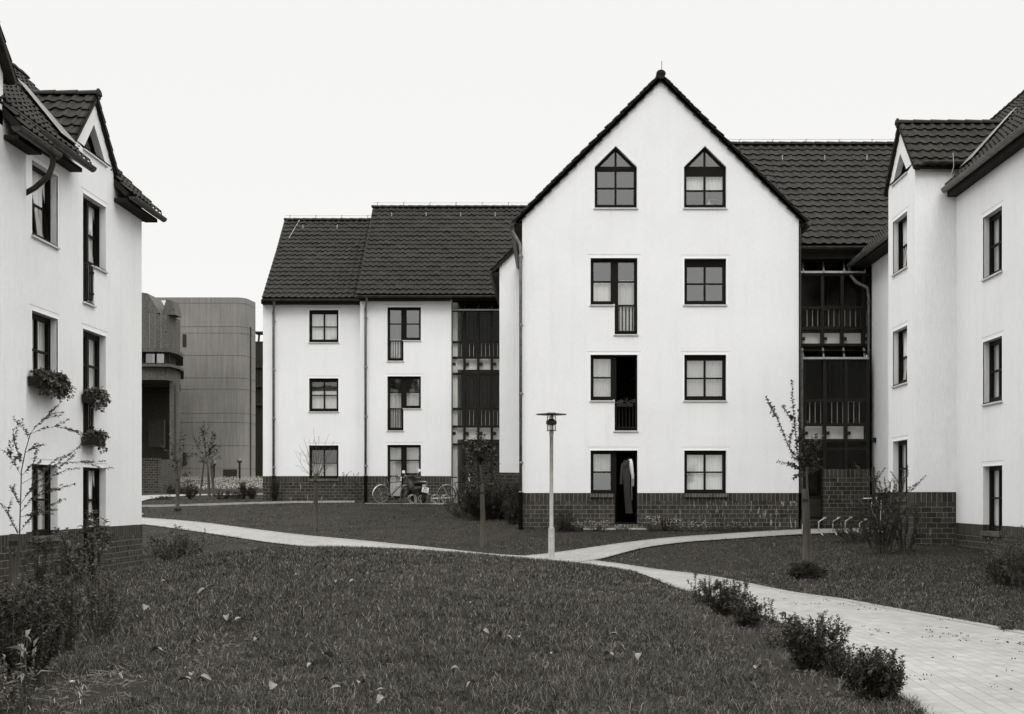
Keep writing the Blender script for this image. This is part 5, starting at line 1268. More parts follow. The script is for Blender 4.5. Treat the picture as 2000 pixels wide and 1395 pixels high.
twig_tree('young tree with long leafy shoots before the right glass stair', d4 + .02, [(1583, 1118), (1580, 1020), (1576, 940), (1575, 915)],
    [[(1575, 925), (1568, 905), (1542, 881), (1528, 849), (1515, 820), (1505, 798)], [(1574, 920), (1568, 905), (1555, 887), (1549, 843), (1543, 796), (1540, 748)], [(1575, 915), (1572, 890), (1564, 858), (1559, 834), (1556, 800)],
     [(1575, 925), (1570, 922), (1553, 913), (1539, 905), (1521, 902)], [(1575, 930), (1562, 925), (1552, 934)], [(1576, 920), (1590, 890), (1602, 868), (1608, 850)], [(1576, 925), (1588, 905), (1606, 895)], [(1576, 915), (1580, 880), (1586, 850)], [(1576, 925), (1560, 900), (1545, 892)],
     [(1575, 918), (1566, 880), (1562, 862)], [(1576, 928), (1592, 915), (1604, 912)], [(1576, 920), (1583, 895), (1592, 872)]], leaf=.05, dens=62, r0=.034, jit=.07, w=.7)
stake('stout stake in the right lawn, before the glass stair', 1573, d4 - .06, 955, .060)
S('tuft of long grass round the right hand stake', 1578, 1128, 1100, 32, leaf=.14, stems=10, dens=60, upright=.4, mat='leaf_dark', w=.08, name='grass_tuft', cat='grass')
d3 = PG(944, 1066)[1]
twig_tree('young tree with dark crown before the left glass stair', d3, [(948, 1066), (945, 980), (940, 930), (936, 900)],
    [[(938, 920), (932, 880), (930, 845)], [(938, 915), (945, 880), (946, 848)], [(938, 930), (918, 900), (912, 878)], [(938, 925), (958, 895), (965, 875)], [(938, 935), (915, 925), (905, 915)], [(939, 935), (960, 925), (970, 905)],
     [(938, 940), (925, 950), (915, 958)], [(940, 945), (955, 950), (966, 945)], [(938, 910), (925, 885), (922, 862)], [(938, 910), (950, 890), (955, 866)]], leaf=.085, dens=26, r0=.03, w=.7, jit=.1, side=3)
stake('tall stake on the middle lawn before the large bush', 942, d3 - .07, 946, .06)
d2 = PG(618, 1033)[1]
fan = [[(618, 938), (605, 905), (585, 868)], [(618, 938), (600, 880), (592, 855)], [(618, 935), (612, 880), (606, 858)], [(619, 935), (618, 880), (614, 835)], [(619, 935), (628, 880), (640, 845)], [(620, 935), (640, 895), (658, 868)], [(620, 938), (645, 905), (660, 885)], [(618, 940), (595, 915), (578, 880)], [(619, 930), (624, 890), (626, 852)], [(619, 935), (635, 900), (650, 866)], [(618, 935), (598, 900), (600, 870)], [(619, 928), (632, 905), (634, 868)]]
twig_tree('bare young tree with a fan of thin twigs before the rear house', d2, [(621, 1033), (619, 960), (618, 925)], fan, leafless=True, r0=.032, side=2)
stake('stake beside the bare young tree', 616, d2 - .07, 926, .055)
d5 = 57
twig_tree('leafy young tree with three stakes before the concrete hall', d5, [(407, 975), (406, 930), (405, 900)],
    [[(405, 902), (397, 870), (390, 828)], [(405, 902), (402, 870), (400, 840)], [(406, 900), (415, 870), (424, 846)], [(406, 902), (420, 888), (432, 870)], [(405, 904), (388, 890), (373, 884)], [(405, 902), (392, 880), (380, 850)], [(406, 900), (410, 868), (412, 842)], [(405, 905), (395, 902), (384, 900)], [(406, 905), (418, 900), (428, 890)], [(405, 900), (412, 880), (420, 866)]], leaf=.085, dens=17, r0=.035, w=.7, side=2)
for x, dx, lab in ((398, -.18, 'left leaning'), (405, .12, 'middle'), (411, .1, 'thick right')): stake(lab + ' stake of the three round the far leafy tree', x + (2 if 'thick' in lab else 0), d5 - .3 + (.5 if x == 405 else 0), 903, .06 if 'thick' in lab else .04, dx=dx, band='thick' in lab)
d6 = 50
twig_tree('thin young tree leaning by the far path junction', d6, [(349, 1003), (350, 950), (352, 905)], [[(351, 925), (335, 890), (327, 842)], [(351, 915), (351, 880), (350, 846)], [(351, 920), (360, 890), (364, 857)], [(351, 925), (362, 905), (370, 885), (380, 876)], [(351, 930), (338, 915), (325, 905)], [(351, 920), (345, 895), (342, 880)], [(352, 930), (362, 925), (372, 924)]], leaf=.08, dens=13, r0=.03, w=.7)
stake('stake beside the thin young tree near the path junction', 346, d6 - .08, 928, .06)
S('leafy tuft at the foot of the far left stake', 347, 1006, 990, 9, d=49.8, leaf=.05, stems=6, dens=60, mat='leaf_dark', name='weed_tuft', cat='weeds')
wd_ = Vector((.9, 0, .15))
twig_tree('wind blown young birch in front of the left white house', 18.2, [(33, 1195), (36, 1110), (38, 1050), (40, 985), (42, 920), (50, 879), (60, 845)],
    [[(58, 850), (66, 832), (80, 815), (95, 806), (112, 803)], [(60, 848), (75, 838), (100, 832), (130, 838), (148, 851)], [(48, 885), (70, 872), (86, 868)], [(42, 930), (32, 905), (20, 885), (2, 872)], [(44, 905), (34, 880), (28, 860), (30, 838)],
     [(40, 985), (60, 960), (80, 940), (105, 930), (140, 918), (165, 915)], [(40, 1000), (65, 975), (100, 960), (130, 955)], [(38, 1040), (62, 1010), (90, 990), (118, 982)], [(38, 1050), (20, 1020), (5, 1000), (-8, 985)], [(40, 990), (22, 965), (8, 950)], [(42, 930), (60, 905), (62, 880)], [(37, 1075), (55, 1060), (80, 1052)], [(37, 1085), (20, 1075), (2, 1070)],
     [(42, 945), (75, 925), (110, 905), (150, 902), (195, 900)], [(40, 1010), (80, 1000), (110, 1005)], [(56, 860), (50, 840), (36, 828), (28, 815)], [(45, 900), (25, 893), (12, 915)]], leaf=.031, dens=62, mat='leaf', r0=.012, wind=wd_, jit=.06, w=.75, side=3)
stake('dark stake behind the shrubs at the left edge', 26, 18.3, 1043, .06)

# ------------------------------------------------------------------ window boxes
def window_box(label, y0, y1, z, trail, n, mat='leaf'):
    b = Vector((LX + .14, (y0 + y1) / 2, z)); root = empty('window_box', b, label, 'window box', 'planted boxes on the left house'); q = MB()
    q.add([(LX + .03, y0, z), (LX + .22, y0 + .02, z), (LX + .22, y1 - .02, z), (LX + .03, y1, z), (LX + .01, y0 - .02, z + .17), (LX + .25, y0 - .02, z + .17), (LX + .25, y1 + .02, z + .17), (LX + .01, y1 + .02, z + .17)],
          [(0, 1, 2, 3), (4, 5, 6, 7), (0, 1, 5, 4), (1, 2, 6, 5), (2, 3, 7, 6), (3, 0, 4, 7)]); q.build('box', M['black'], root)
    st = MB(); lv = LV()
    for k in range(n):
        p = Vector((LX + rp.uniform(.06, .22), rp.uniform(y0, y1), z + .15)); out = Vector((rp.uniform(-.04, .12), rp.gauss(0, .10) + trail[1] * rp.random() * .35, rp.uniform(-.1, .17)))
        if rp.random() < trail[0]: out = Vector((rp.uniform(.03, .16), rp.uniform(-.1, .6) * trail[1], -rp.uniform(.05, .36)))
        tp = wig(p, p + out, 3, .08); tp[1].z += .08; st.tube(tp, .004, 3); dress(lv, tp, 14, .085, .2, .9)
    st.build('stems', M['bark'], root); lv.build('foliage', M[mat], root)
    f = LV()
    for k in range(n // 5):
        p = Vector((LX + rp.uniform(.15, .27), rp.uniform(y0, y1 + .1 * trail[1]), z + rp.uniform(-.05, .38)))
        for j in range(5): f.leaf(p, Vector((.5 + math.cos(j * 1.257), math.sin(j * 1.257), .3)), .03, .9, 0)
    f.build('blossom', M['leaf_light'], root); return root
window_box('large overflowing window box with trailing leaves on the first floor sill', 23.75, 24.9, 2.02, (.5, .8), 170)
window_box('window box on the french window rail, upper of two', 26.45, 27.3, 1.90, (.15, .3), 90)
window_box('window box at the foot of the french window rail, lower of two', 26.45, 27.2, 1.04, (.1, .3), 75)
b = Vector(((px(1222, 37.9)), 37.93, gz38(789))); ro = empty('railing_planter', b, 'low trailing plants on the open french window rail of the gable house', 'planter')
q = MB(); q.abox(b.x - .25, b.x + .2, 37.86, 37.97, b.z - .09, b.z); q.build('box', M['black'], ro); lv = LV()
for k in range(90): lv.leaf(b + Vector((rp.uniform(-.3, .28), rp.uniform(-.07, .04), rp.uniform(-.02, .08) + (.06 if rp.random() < .3 else 0))), rv(1) + Vector((0, -.3, .3)), .05, .6)
lv.build('foliage', M['leaf_light'], ro)

# ------------------------------------------------------------------ pale broad leaves lying on the lawn
protos = []
def curled(seed, L=.13, W=.07):
    r = random.Random(seed); m = MB(); n = 6; a = r.uniform(.5, 1.4); tw = r.uniform(-.6, .6); rows = []
    for i in range(n + 1):
        t = i / n; w = W * math.sin(math.pi * min(1, .06 + t * .94)) ** .8 * .5; zc = .018 + L * .25 * math.sin(t * math.pi * a) * .7; c = math.cos(tw * t); s = math.sin(tw * t)
        for k in (-1, -.5, 0, .5, 1): rows.append((L * (t - .5), k * w * c, zc + abs(k) * w * .55 + k * w * s))
    m.add(rows, [(i * 5 + k, i * 5 + k + 1, (i + 1) * 5 + k + 1, (i + 1) * 5 + k) for i in range(n) for k in range(4)])
    m.tube([(-L * .5, 0, .02), (-L * .5 - .03, .004, .01), (-L * .5 - .06, .0, .0)], .0025, 4); return m
pos = [(395, 1165), (283, 1198), (320, 1143), (410, 1156), (443, 1217), (467, 1222), (580, 1130), (636, 1115), (655, 1143), (688, 1143), (380, 1266), (375, 1330), (305, 1284), (532, 1357), (606, 1312), (640, 1297), (632, 1342), (655, 1359), (948, 1244), (976, 1252), (994, 1256), (1012, 1256),
       (1026, 1240), (918, 1186), (920, 1350), (742, 1363), (748, 1382), (705, 1350), (1188, 1292), (1478, 1320), (400, 1340), (360, 1345), (560, 1185), (1082, 1290), (890, 1320), (1250, 1295), (500, 1260), (715, 1130), (1195, 1252)]
labs = {14: 'pale curled leaf, left of the pair near the bottom centre left', 15: 'large pale leaf standing up, right of the pair near the bottom', 19: 'largest pale leaf of the cluster in the middle lawn', 29: 'hooked dry leaf on the lawn near the path side shrubs', 0: 'upright forked leaf on the left lawn near the shrubs'}
base = [curled(s) for s in range(4)]; po = []
for i, (x, y) in enumerate(pos):
    p = PG(x, y); k = i % 4
    if i < 4:
        o = MB().add([Vector(v) + Vector(p) for v in base[k].v], base[k].f)
        c = bpy.data.objects.new('fallen_leaf', None); bpy.data.objects.remove(c)
        me = MB(); me.v = list(base[k].v); me.f = list(base[k].f); o = me.build('fallen_leaf', M['bigleaf'], None, True); po.append(o)
    else: o = po[k].copy(); C.objects.link(o)
    o.location = (p[0], p[1], p[2] + .035); s = rp.uniform(.6, 1.05) * (1.3 if i in labs else .95); o.scale = (s, s, s); o.rotation_euler = (rp.uniform(-.25, .25), rp.uniform(-.28, .28), rp.uniform(0, 6.28))
    tag(o, labs.get(i, 'small pale leaf lying in the foreground grass'), 'fallen leaf', 'pale leaves scattered on the lawn')
# ------------------------------------------------------------------ lamp post
p = Vector(PG(1077, 1093)); lp = empty('lamp_post', p, 'slim grey lamp post with a flat disc hood at the path junction', 'lamp')
k = p.y / F; zz = lambda y: pz(y, p.y) - p.z
def L_(prof, name, mat, par=None, seg=24): return MB().lathe(p, [(r, z) for r, z in prof], seg).build(name, M[mat], par or lp, False)
pole = MB().lathe(p, [(.075, -.1), (.075, zz(1032)), (.070, zz(1031)), (.046, zz(1030)), (.044, zz(850)), (.052, zz(849.5)), (.052, zz(843))], 20).build('pole', M['lamp_pole'], lp, True)
pole.data.polygons.foreach_set('use_smooth', [len(f.vertices) == 4 for f in pole.data.polygons])
L_([(.125 * .9, zz(842)), (.125 * .9, zz(840.8))], 'lower_ring', 'lamp_dark'); L_([(.03, zz(843)), (.045, zz(842)), (.08, zz(838)), (.085, zz(830))], 'glass_bowl', 'glass')
L_([(.015, zz(842)), (.045, zz(840)), (.045, zz(833)), (.015, zz(832))], 'bulb_holder', 'white')
L_([(.12, zz(829)), (.125, zz(828.5)), (.125, zz(822.5)), (.12, zz(822))], 'lamp_drum', 'lamp_dark'); L_([(.07, zz(831)), (.09, zz(829.2)), (.09, zz(821.8)), (.055, zz(818))], 'inner_drum', 'lamp_dark')
L_([(.07, zz(818)), (.075, zz(811.5))], 'glass_collar', 'glass'); L_([(.02, zz(817)), (.03, zz(812))], 'bulb', 'white')
L_([(.10, zz(811.5)), (.10, zz(809.4)), (.36, zz(810.2)), (.365, zz(809.6)), (.36, zz(809.0)), (.13, zz(807.2)), (.11, zz(806.3)), (.01, zz(806))], 'hood', 'lamp_dark', seg=40)
r = MB()
for a in (.35, 1.92, 3.5, 5.06): r.tube([(p.x + .10 * math.cos(a), p.y + .10 * math.sin(a), p.z + zz(842)), (p.x + .10 * math.cos(a), p.y + .10 * math.sin(a), p.z + zz(810))], .011, 6)
r.build('cage_rods', M['lamp_dark'], lp)
for x, yt, lab in ((418, 905, 'shorter globe lamp, left of the two before the concrete hall'), (468, 900, 'taller globe lamp, right of the two before the concrete hall')):
    d = 80; b = Vector((px(x, d), d, G(px(x, d), d))); o = empty('globe_lamp', b, lab, 'lamp', 'globe lamps before the concrete hall'); zt = pz(yt, d)
    MB().tube([b, (b.x, b.y, zt - .15)], .06, 8).build('pole', M['steel_dark'], o)
    g_ = MB(); n = 10; g_.lathe((b.x, b.y, zt), [(.165 * math.sin(math.pi * i / n) + .001, -.165 * math.cos(math.pi * i / n)) for i in range(n + 1)], 16); g_.build('globe', M['zinc'], o, True)

# ------------------------------------------------------------------ bicycles
def wheel(T, c, R, root, nm, tyre='rubber', steer=0, spokes=18):
    def W(a, r, y=0):
        x, z = r * math.cos(a), r * math.sin(a); return T(Vector((c[0] + x * math.cos(steer) - y * math.sin(steer), c[1] + x * math.sin(steer) + y * math.cos(steer), c[2] + z)))
    N_ = 36; m = MB(); m.tube([W(6.2832 * i / N_, R - .017) for i in range(N_ + 1)], .018, 6); w = m.build(nm, M[tyre], root, True)
    m = MB(); m.tube([W(6.2832 * i / N_, R - .042) for i in range(N_ + 1)], .008, 5); m.build('rim', M['zinc'], w, True)
    m = MB(); m.tube([W(0, 0, -.04), W(0, 0, .04)], .022, 8)
    for i in range(spokes): m.tube([W(6.2832 * i / spokes, .02, .02 * (-1) ** i), W(6.2832 * i / spokes + .15, R - .05)], .0035, 3, False)
    m.build('spokes', M['zinc'], w); return w
def bicycle(label, loc, yaw, lean=.08, paint='bikepaint', bars='flat', steer=0, tyre='rubber', guards=True):
    root = empty('bicycle', loc, label, 'bicycle', 'parked bicycles'); Rm = Matrix.Rotation(yaw, 3, 'Z') @ Matrix.Rotation(lean, 3, 'X'); b = Vector(loc)
    T = lambda v: b + Rm @ Vector(v)
    R = .345; rear, frt, bb = Vector((0, 0, R)), Vector((1.05, 0, R)), Vector((.44, 0, .29)); st, hd, hl = Vector((.29, 0, .80)), Vector((.86, 0, .86)), Vector((.90, 0, .72))
    m = MB(); t = lambda a, c, r: m.tube([T(a), T(c)], r, 8)
    t(bb, st, .016); t(bb, hl, .018); t(st, hd + Vector((.0, 0, -.03)), .015); t(hl, hd, .020)
    for s in (-.05, .05): t(rear + Vector((0, s, 0)), bb + Vector((0, s * .5, 0)), .010); t(rear + Vector((0, s, 0)), st + Vector((0, s * .2, -.03)), .009)
    fr_ = m.build('frame', M[paint], root, True)
    m = MB()
    for s in (-.05, .05): m.tube([T(hl + Vector((0, s * .6, 0))), T(Vector((.95, s, .55))), T(frt + Vector((0, s, 0)))], .011, 6)
    m.build('fork', M[paint], root, True)
    wheel(T, rear, R, root, 'rear_wheel', tyre); wheel(T, frt, R, root, 'front_wheel', tyre, steer)
    m = MB(); m.tube([T(hd), T(hd + Vector((-.015, 0, .12))), T(hd + Vector((.05, 0, .14)))], .013, 8); h = hd + Vector((.05, 0, .14))
    if bars == 'flat': pts = [h + Vector(v) for v in ((-.16, -.28, .03), (-.05, -.24, .05), (.02, -.1, 0), (0, 0, 0), (.02, .1, 0), (-.05, .24, .05), (-.16, .28, .03))]
    elif bars == 'rise': pts = [h + Vector(v) for v in ((-.22, -.27, .10), (-.08, -.26, .14), (.03, -.12, .06), (0, 0, 0), (.03, .12, .06), (-.08, .26, .14), (-.22, .27, .10))]
    else: pts = [h + Vector(v) for v in ((-.02, -.20, -.13), (.06, -.215, -.12), (.11, -.21, -.06), (.09, -.21, .0), (0, -.2, .02), (0, 0, 0), (0, .2, .02), (.09, .21, .0), (.11, .21, -.06), (.06, .215, -.12), (-.02, .20, -.13))]
    m.tube([T(q) for q in pts], .013, 7); hb = m.build('handlebar', M['chrome'], root, True)
    if bars != 'drop':
        m = MB()
        for s in (0, -1): a_, c_ = (pts[0], pts[1]) if s == 0 else (pts[-1], pts[-2]); m.tube([T(a_), T(a_.lerp(c_, .8))], .019, 7)
        m.build('grip', M['rubber'], hb)
    m = MB(); m.tube([T(st), T(st + Vector((-.05, 0, .16)))], .012, 6); m.build('seat_post', M['chrome'], root)
    m = MB(); c = st + Vector((-.05, 0, .18)); pr = [(-.14, .07), (-.12, .085), (-.05, .075), (.03, .035), (.13, .02), (.15, .012)]
    for z_, s_ in ((0, 1), (.045, .8)):
        for x_, w_ in pr: m.v.append(T(c + Vector((x_, w_ * s_, z_)))[:])
        for x_, w_ in reversed(pr): m.v.append(T(c + Vector((x_, -w_ * s_, z_)))[:])
    n = 12; m.f += [tuple(range(n)), tuple(range(n, 2 * n))] + [(i, (i + 1) % n, (i + 1) % n + n, i + n) for i in range(n)]; m.build('saddle', M['black'], root)
    m = MB(); m.tube([T(bb + Vector((0, -.06, 0))), T(bb + Vector((0, .06, 0)))], .02, 8); m.tube([T(bb + Vector((0, -.07, 0))), T(bb + Vector((.12, -.07, -.11)))], .011, 6); m.tube([T(bb + Vector((0, .07, 0))), T(bb + Vector((-.12, .07, .11)))], .011, 6)
    m.tube([T(bb + Vector((9.1 * 0 + .10 * math.cos(a), .05, .10 * math.sin(a)))) for a in np.linspace(0, 6.2832, 20)], .007, 4)
    for z_ in (.1, -.1): m.tube([T(bb + Vector((0, .05, z_ * .95))), T(rear + Vector((0, .05, z_ * .4)))], .005, 4)
    cr = m.build('crank', M['chrome'], root); m = MB()
    for v in ((.12, -.12, -.11), (-.12, .12, .11)): q = T(bb + Vector(v)); m.abox(q.x - .05, q.x + .05, q.y - .035, q.y + .035, q.z - .012, q.z + .012)
    m.build('pedal', M['black'], cr)
    if guards:
        for c, a0, a1 in ((rear, .5, 3.3), (frt, .9, 2.9)):
            m = MB(); vs_ = []; K = 14
            for i in range(K + 1):
                a = a0 + (a1 - a0) * i / K
                for y_, dr in ((-.03, -.012), (0, .004), (.03, -.012)): vs_.append(T(c + Vector(((R + .025 + dr) * math.cos(a), y_, (R + .025 + dr) * math.sin(a)))))
            m.add(vs_, [(i * 3 + j, i * 3 + j + 1, i * 3 + j + 4, i * 3 + j + 3) for i in range(K) for j in range(2)]); m.build('mudguard', M['chrome'], root, True)
        m = MB()
        for s in (-.06, .06): m.tube([T(rear + Vector((0, s, 0))), T(rear + Vector((-.18, s, .38))), T(rear + Vector((.2, s, .40)))], .006, 4)
        m.build('carrier', M['chrome'], root)
    return root
gb = lambda x, d: (px(x, d), d, max(G(px(x, d), d), -.262 if 49.9 < d < 53 and px(x, d) > -7.3 else -9))
bicycle('silver rimmed bicycle parked left of the motor scooter', gb(743, 50.4), .62, .10, 'bikepaint', 'flat', .5, 'rubber_grey')
bicycle('bicycle with pale mudguards half hidden by the bush', gb(873, 50.2), .12, -.06, 'bikepaint', 'rise', 0, 'rubber')
bb_ = gb(1722, 33.6); bicycle('dark racing bicycle with drop handlebars before the brick screen', (px(1735, 34.8), 34.8, G(px(1735, 34.8), 34.8)), math.radians(232), .10, 'silverpaint', 'drop', .35, 'rubber', False)

# ------------------------------------------------------------------ motor scooter, seen from behind
sb = Vector((px(826, 50.1), 50.1, -.262 if px(826, 50.1) > -7.3 else G(px(826, 50.1), 50.1))); ms = empty('motor_scooter', sb, 'dark motor scooter with two round mirrors parked between the bicycles', 'scooter')
yw = math.radians(118); Rm2 = Matrix.Rotation(yw, 3, 'Z') @ Matrix.Rotation(-.10, 3, 'X'); T2 = lambda v: sb + Rm2 @ Vector(v)
def fat(c, R, r, nm):
    m = MB(); m.tube([T2((c[0] + (R - r) * math.cos(a), 0, c[2] + (R - r) * math.sin(a))) for a in np.linspace(0, 6.2832, 30)], r, 10); w = m.build(nm, M['rubber'], ms, True)
    m = MB(); m.tube([T2((c[0], -.05, c[2])), T2((c[0], .05, c[2]))], R - 2 * r + .01, 18); m.build('hub', M['steel_dark'], w); return w
fat((0, 0, .29), .29, .06, 'rear_wheel'); fat((1.22, 0, .29), .29, .05, 'front_wheel')
def loft(secs, nm, mat, K=12):
    m = MB()
    for (x, z, w, h) in secs:
        for i in range(K): a = 6.2832 * i / K; m.v.append(T2((x, w * math.cos(a), z + h * math.sin(a)))[:])
    for s in range(len(secs) - 1):
        for i in range(K): m.f.append((s * K + i, s * K + (i + 1) % K, (s + 1) * K + (i + 1) % K, (s + 1) * K + i))
    m.f += [tuple(range(K)), tuple(range((len(secs) - 1) * K, len(secs) * K))]; return m.build(nm, M[mat], ms, True)
loft([(-.30, .60, .06, .04), (-.2, .58, .17, .12), (.1, .52, .21, .22), (.4, .48, .20, .26), (.65, .45, .18, .22), (.85, .5, .12, .2)], 'body', 'black')
loft([(-.28, .78, .08, .03), (-.15, .80, .17, .07), (.2, .80, .19, .08), (.45, .78, .17, .08), (.6, .76, .10, .05)], 'seat', 'rubber')
loft([(.78, .42, .20, .22), (.88, .65, .25, .28), (.95, .90, .20, .22), (.97, 1.05, .12, .08)], 'front_shield', 'black')
m = MB(); m.tube([T2((1.22, -.07, .29)), T2((1.05, -.06, .75)), T2((.95, 0, 1.02))], .018, 6); m.tube([T2((1.22, .07, .29)), T2((1.05, .06, .75)), T2((.95, 0, 1.02))], .018, 6); m.build('fork', M['steel_dark'], ms)
m = MB(); m.tube([T2(v) for v in ((.80, -.36, 1.06), (.88, -.25, 1.05), (.93, 0, 1.03), (.88, .25, 1.05), (.80, .36, 1.06))], .02, 7); hb = m.build('handlebar', M['black'], ms, True)
m = MB(); m.tube([T2((.95, -.12, 1.0)), T2((.95, .12, 1.0))], .06, 10); m.build('instrument_cluster', M['steel_dark'], hb)
for s in (-1, 1):
    c = T2((.86, .33 * s, 1.26)); m = MB(); m.tube([T2((.88, .22 * s, 1.05)), c], .008, 5); r_ = m.build('mirror', M['chrome'], ms)
    m = MB(); m.add([c + Vector((.062 * math.cos(a), -.015, .062 * math.sin(a))) for a in np.linspace(0, 6.2832, 17)[:-1]] + [c + Vector((.062 * math.cos(a), .015, .062 * math.sin(a))) for a in np.linspace(0, 6.2832, 17)[:-1]],
                    [tuple(range(16)), tuple(range(16, 32))] + [(i, (i + 1) % 16, (i + 1) % 16 + 16, i + 16) for i in range(16)]); m.build('mirror_glass', M['white'], r_)
loft([(-.36, .66, .03, .02), (-.34, .68, .06, .04), (-.22, .70, .07, .05)], 'tail_light', 'galv')
loft([(-.35, .83, .10, .015), (-.1, .84, .12, .02)], 'rear_rack', 'chrome')
m = MB(); 
for y_ in (-.12, .12): m.tube([T2((.35, y_, .4)), T2((.30, y_ * 1.4, .0))], .014, 6)
m.tube([T2((.05, -.14, .30)), T2((-.3, -.15, .34))], .035, 8); m.build('stand_and_exhaust', M['galv'], ms)
pc = T2((-.36, 0, .52)); px0 = Matrix.Rotation(.18, 3, 'Y'); pn = Matrix.Rotation(math.radians(14), 3, 'Z')
def PL(a, c, n): v = pn @ (px0 @ Vector((a, -n, c))); return tuple(pc + v)
pm = MB(); pm.box(PL, -.13, .13, -.10, .10, 0, .012); plate = pm.build('number_plate', M['white'], ms)
def text(s, size, fn_loc, rot, parent, name='plate_lettering', mat='text', ext=.002):
    cu = bpy.data.curves.new(name, 'FONT'); cu.body = s; cu.size = size; cu.align_x = 'CENTER'; cu.align_y = 'CENTER'; cu.extrude = ext; cu.materials.append(M[mat])
    o = bpy.data.objects.new(name, cu); C.objects.link(o); dg = bpy.context.evaluated_depsgraph_get(); me = bpy.data.meshes.new_from_object(o.evaluated_get(dg)); me.name = name
    bpy.data.objects.remove(o); o = bpy.data.objects.new(name, me); C.objects.link(o); o.parent = parent; w = wloc(parent); o.location = [fn_loc[i] - w[i] for i in range(3)]; o.rotation_euler = rot; return o
rot = (pn.to_4x4() @ px0.to_4x4() @ Matrix.Rotation(math.pi / 2, 4, 'X')).to_euler()
text('SN', .10, PL(0, .045, .016), rot, plate); text('0 72', .10, PL(0, -.048, .016), rot, plate)

# ------------------------------------------------------------------ bicycle stands
def wheel_hoop(label, x, d, grp, ang=0.0, h=.30):
    b = Vector((px(x, d), d, -.262 if 49.9 < d < 53 and px(x, d) > -7.3 else G(px(x, d), d))); o = empty('wheel_holder', b, label, 'bicycle stand', grp); m = MB()
    for s in (-.035, .035):
        def q(u, z): return b + Vector((u * math.cos(ang) + s * 1.0, u * math.sin(ang), z))
        m.tube([q(.16, .0), q(.02, h * .55), q(.06, h * .95), q(.16, h * 1.12), q(.26, h), q(.30, h * .6), q(.28, .0)], .011, 6)
    m.build('hoop', M['galv'], o, True); return o
gw_ = 'wheel holders beside the parked bicycles'
for i, (x, lab) in enumerate(((797, 'wheel holder at the front wheel of the left bicycle'), (818, 'wheel holder in front of the scooter'), (842, 'empty wheel holder right of the scooter'), (862, 'wheel holder at the rear of the right bicycle'), (898, 'wheel holder half hidden by the bush'))): wheel_hoop(lab, x, 50.0, gw_, ang=.35)
m = MB(); z = -.24
m.tube([(px(842, 50.6), 50.6, z + .16), (px(900, 50.6), 50.6, z + .2)], .028, 8); m.tube([(px(842, 50.7), 50.7, z + .02), (px(842, 50.6), 50.6, z + .16)], .02, 6); m.tube([(px(870, 50.7), 50.7, z + .02), (px(870, 50.6), 50.6, z + .18)], .02, 6)
tag(m.build('rack_rail', M['galv']), 'low galvanised rail linking the wheel holders', 'bicycle stand')
gs = 'bent tube bicycle stands by the brick screen'
proto = None
for i, (x, yt, yb, lab) in enumerate(((1599.5, 1021, 1044, 'leftmost bent tube stand by the brick screen'), (1627, 1018, 1044, 'bent tube stand, second from the left'), (1651, 1016, 1042, 'bent tube stand, third from the left'), (1679, 1013, 1042, 'rightmost bent tube stand, by the racing bicycle'), (1567.5, 1024, 1044, 'bent tube stand mostly hidden by the tree stake'))):
    d = 35.6 if i < 3 else 34.6
    b = Vector((px(x, d), d, G(px(x, d), d)))
    if proto is None:
        proto = empty('bicycle_stand', b, lab, 'bicycle stand', gs); m = MB()
        m.tube([b + Vector((.12, 0, -.03)), b + Vector((-.01, 0, .13)), b + Vector((0, 0, .36)), b + Vector((.17, 0, .46)), b + Vector((.20, .03, .465)), b + Vector((.20, .40, .46))], .017, 8); m.build('tube', M['galv'], proto, True)
    else:
        r = proto.copy(); C.objects.link(r); r.location = b; r['label'] = lab
        for ch in proto.children: c = ch.copy(); C.objects.link(c); c.parent = r

# ------------------------------------------------------------------ clothes airing in the garden doorway
def garment(name, label, cx, ytop, ybot, prof, mat, folds, d=38.02, cat='clothes'):
    """hanging cloth: profile of half widths (px) down its length, with depth folds"""
    m = MB(); nU = 24; nV = len(prof); vs_ = []
    for side in (-1, 1):
        for j, (t, x0, x1, th) in enumerate(prof):
            y = ytop + (ybot - ytop) * t
            for i in range(nU + 1):
                s = i / nU; x = x0 + (x1 - x0) * s; bul = math.sin(math.pi * s) ** .6 * th; f = .018 * math.sin(s * folds * 6.28 + 1.3 * j * .3) * (.4 + t)
                vs_.append((px(cx + x, d), d - side * bul * .5 + f, pz(y, d)))
    n1 = nU + 1; fs = []
    for q in range(2):
        for j in range(nV - 1):
            for i in range(nU): b = q * nV * n1 + j * n1 + i; fs.append((b, b + 1, b + n1 + 1, b + n1))
    m.add(vs_, fs); return m
cl = simple('grey_cotton', .04, .95, nscale=3, var=.3, bump=.3); wh = simple('white_cotton', .7, .95, .2, nscale=3, var=.1, bump=.2)
r0 = empty('hanging_overall', (px(1222, 38.02), 38.02, gz38(1003)), 'long grey overall hanging in the open garden doorway', 'clothes', 'clothes airing in the garden doorway')
garment('', '', 1222, 899, 1003, [(0, 0, 6, .05), (.03, -5, 9, .12), (.09, -8, 10, .16), (.3, -7, 9, .17), (.5, -4, 9, .16), (.75, -2, 11, .13), (1, 0, 14, .12)], None, 4).build('body', cl, r0, True)
garment('', '', 1215, 905, 946, [(0, -2, 4, .08), (.3, -3, 3, .08), (.7, -4, 1.5, .07), (1, -4.5, 1, .06)], None, 1, 37.98).build('sleeve', cl, r0, True)
garment('', '', 1222, 900, 912, [(0, -3, 9, .05), (.6, -6, 5, .05), (1, -5, 1, .02)], None, 1, 37.93).build('collar', cl, r0, True)
r1 = empty('hanging_shirt', (px(1232, 38.0), 38.0, gz38(950)), 'white shirt hanging beside the grey overall in the doorway', 'clothes', 'clothes airing in the garden doorway')
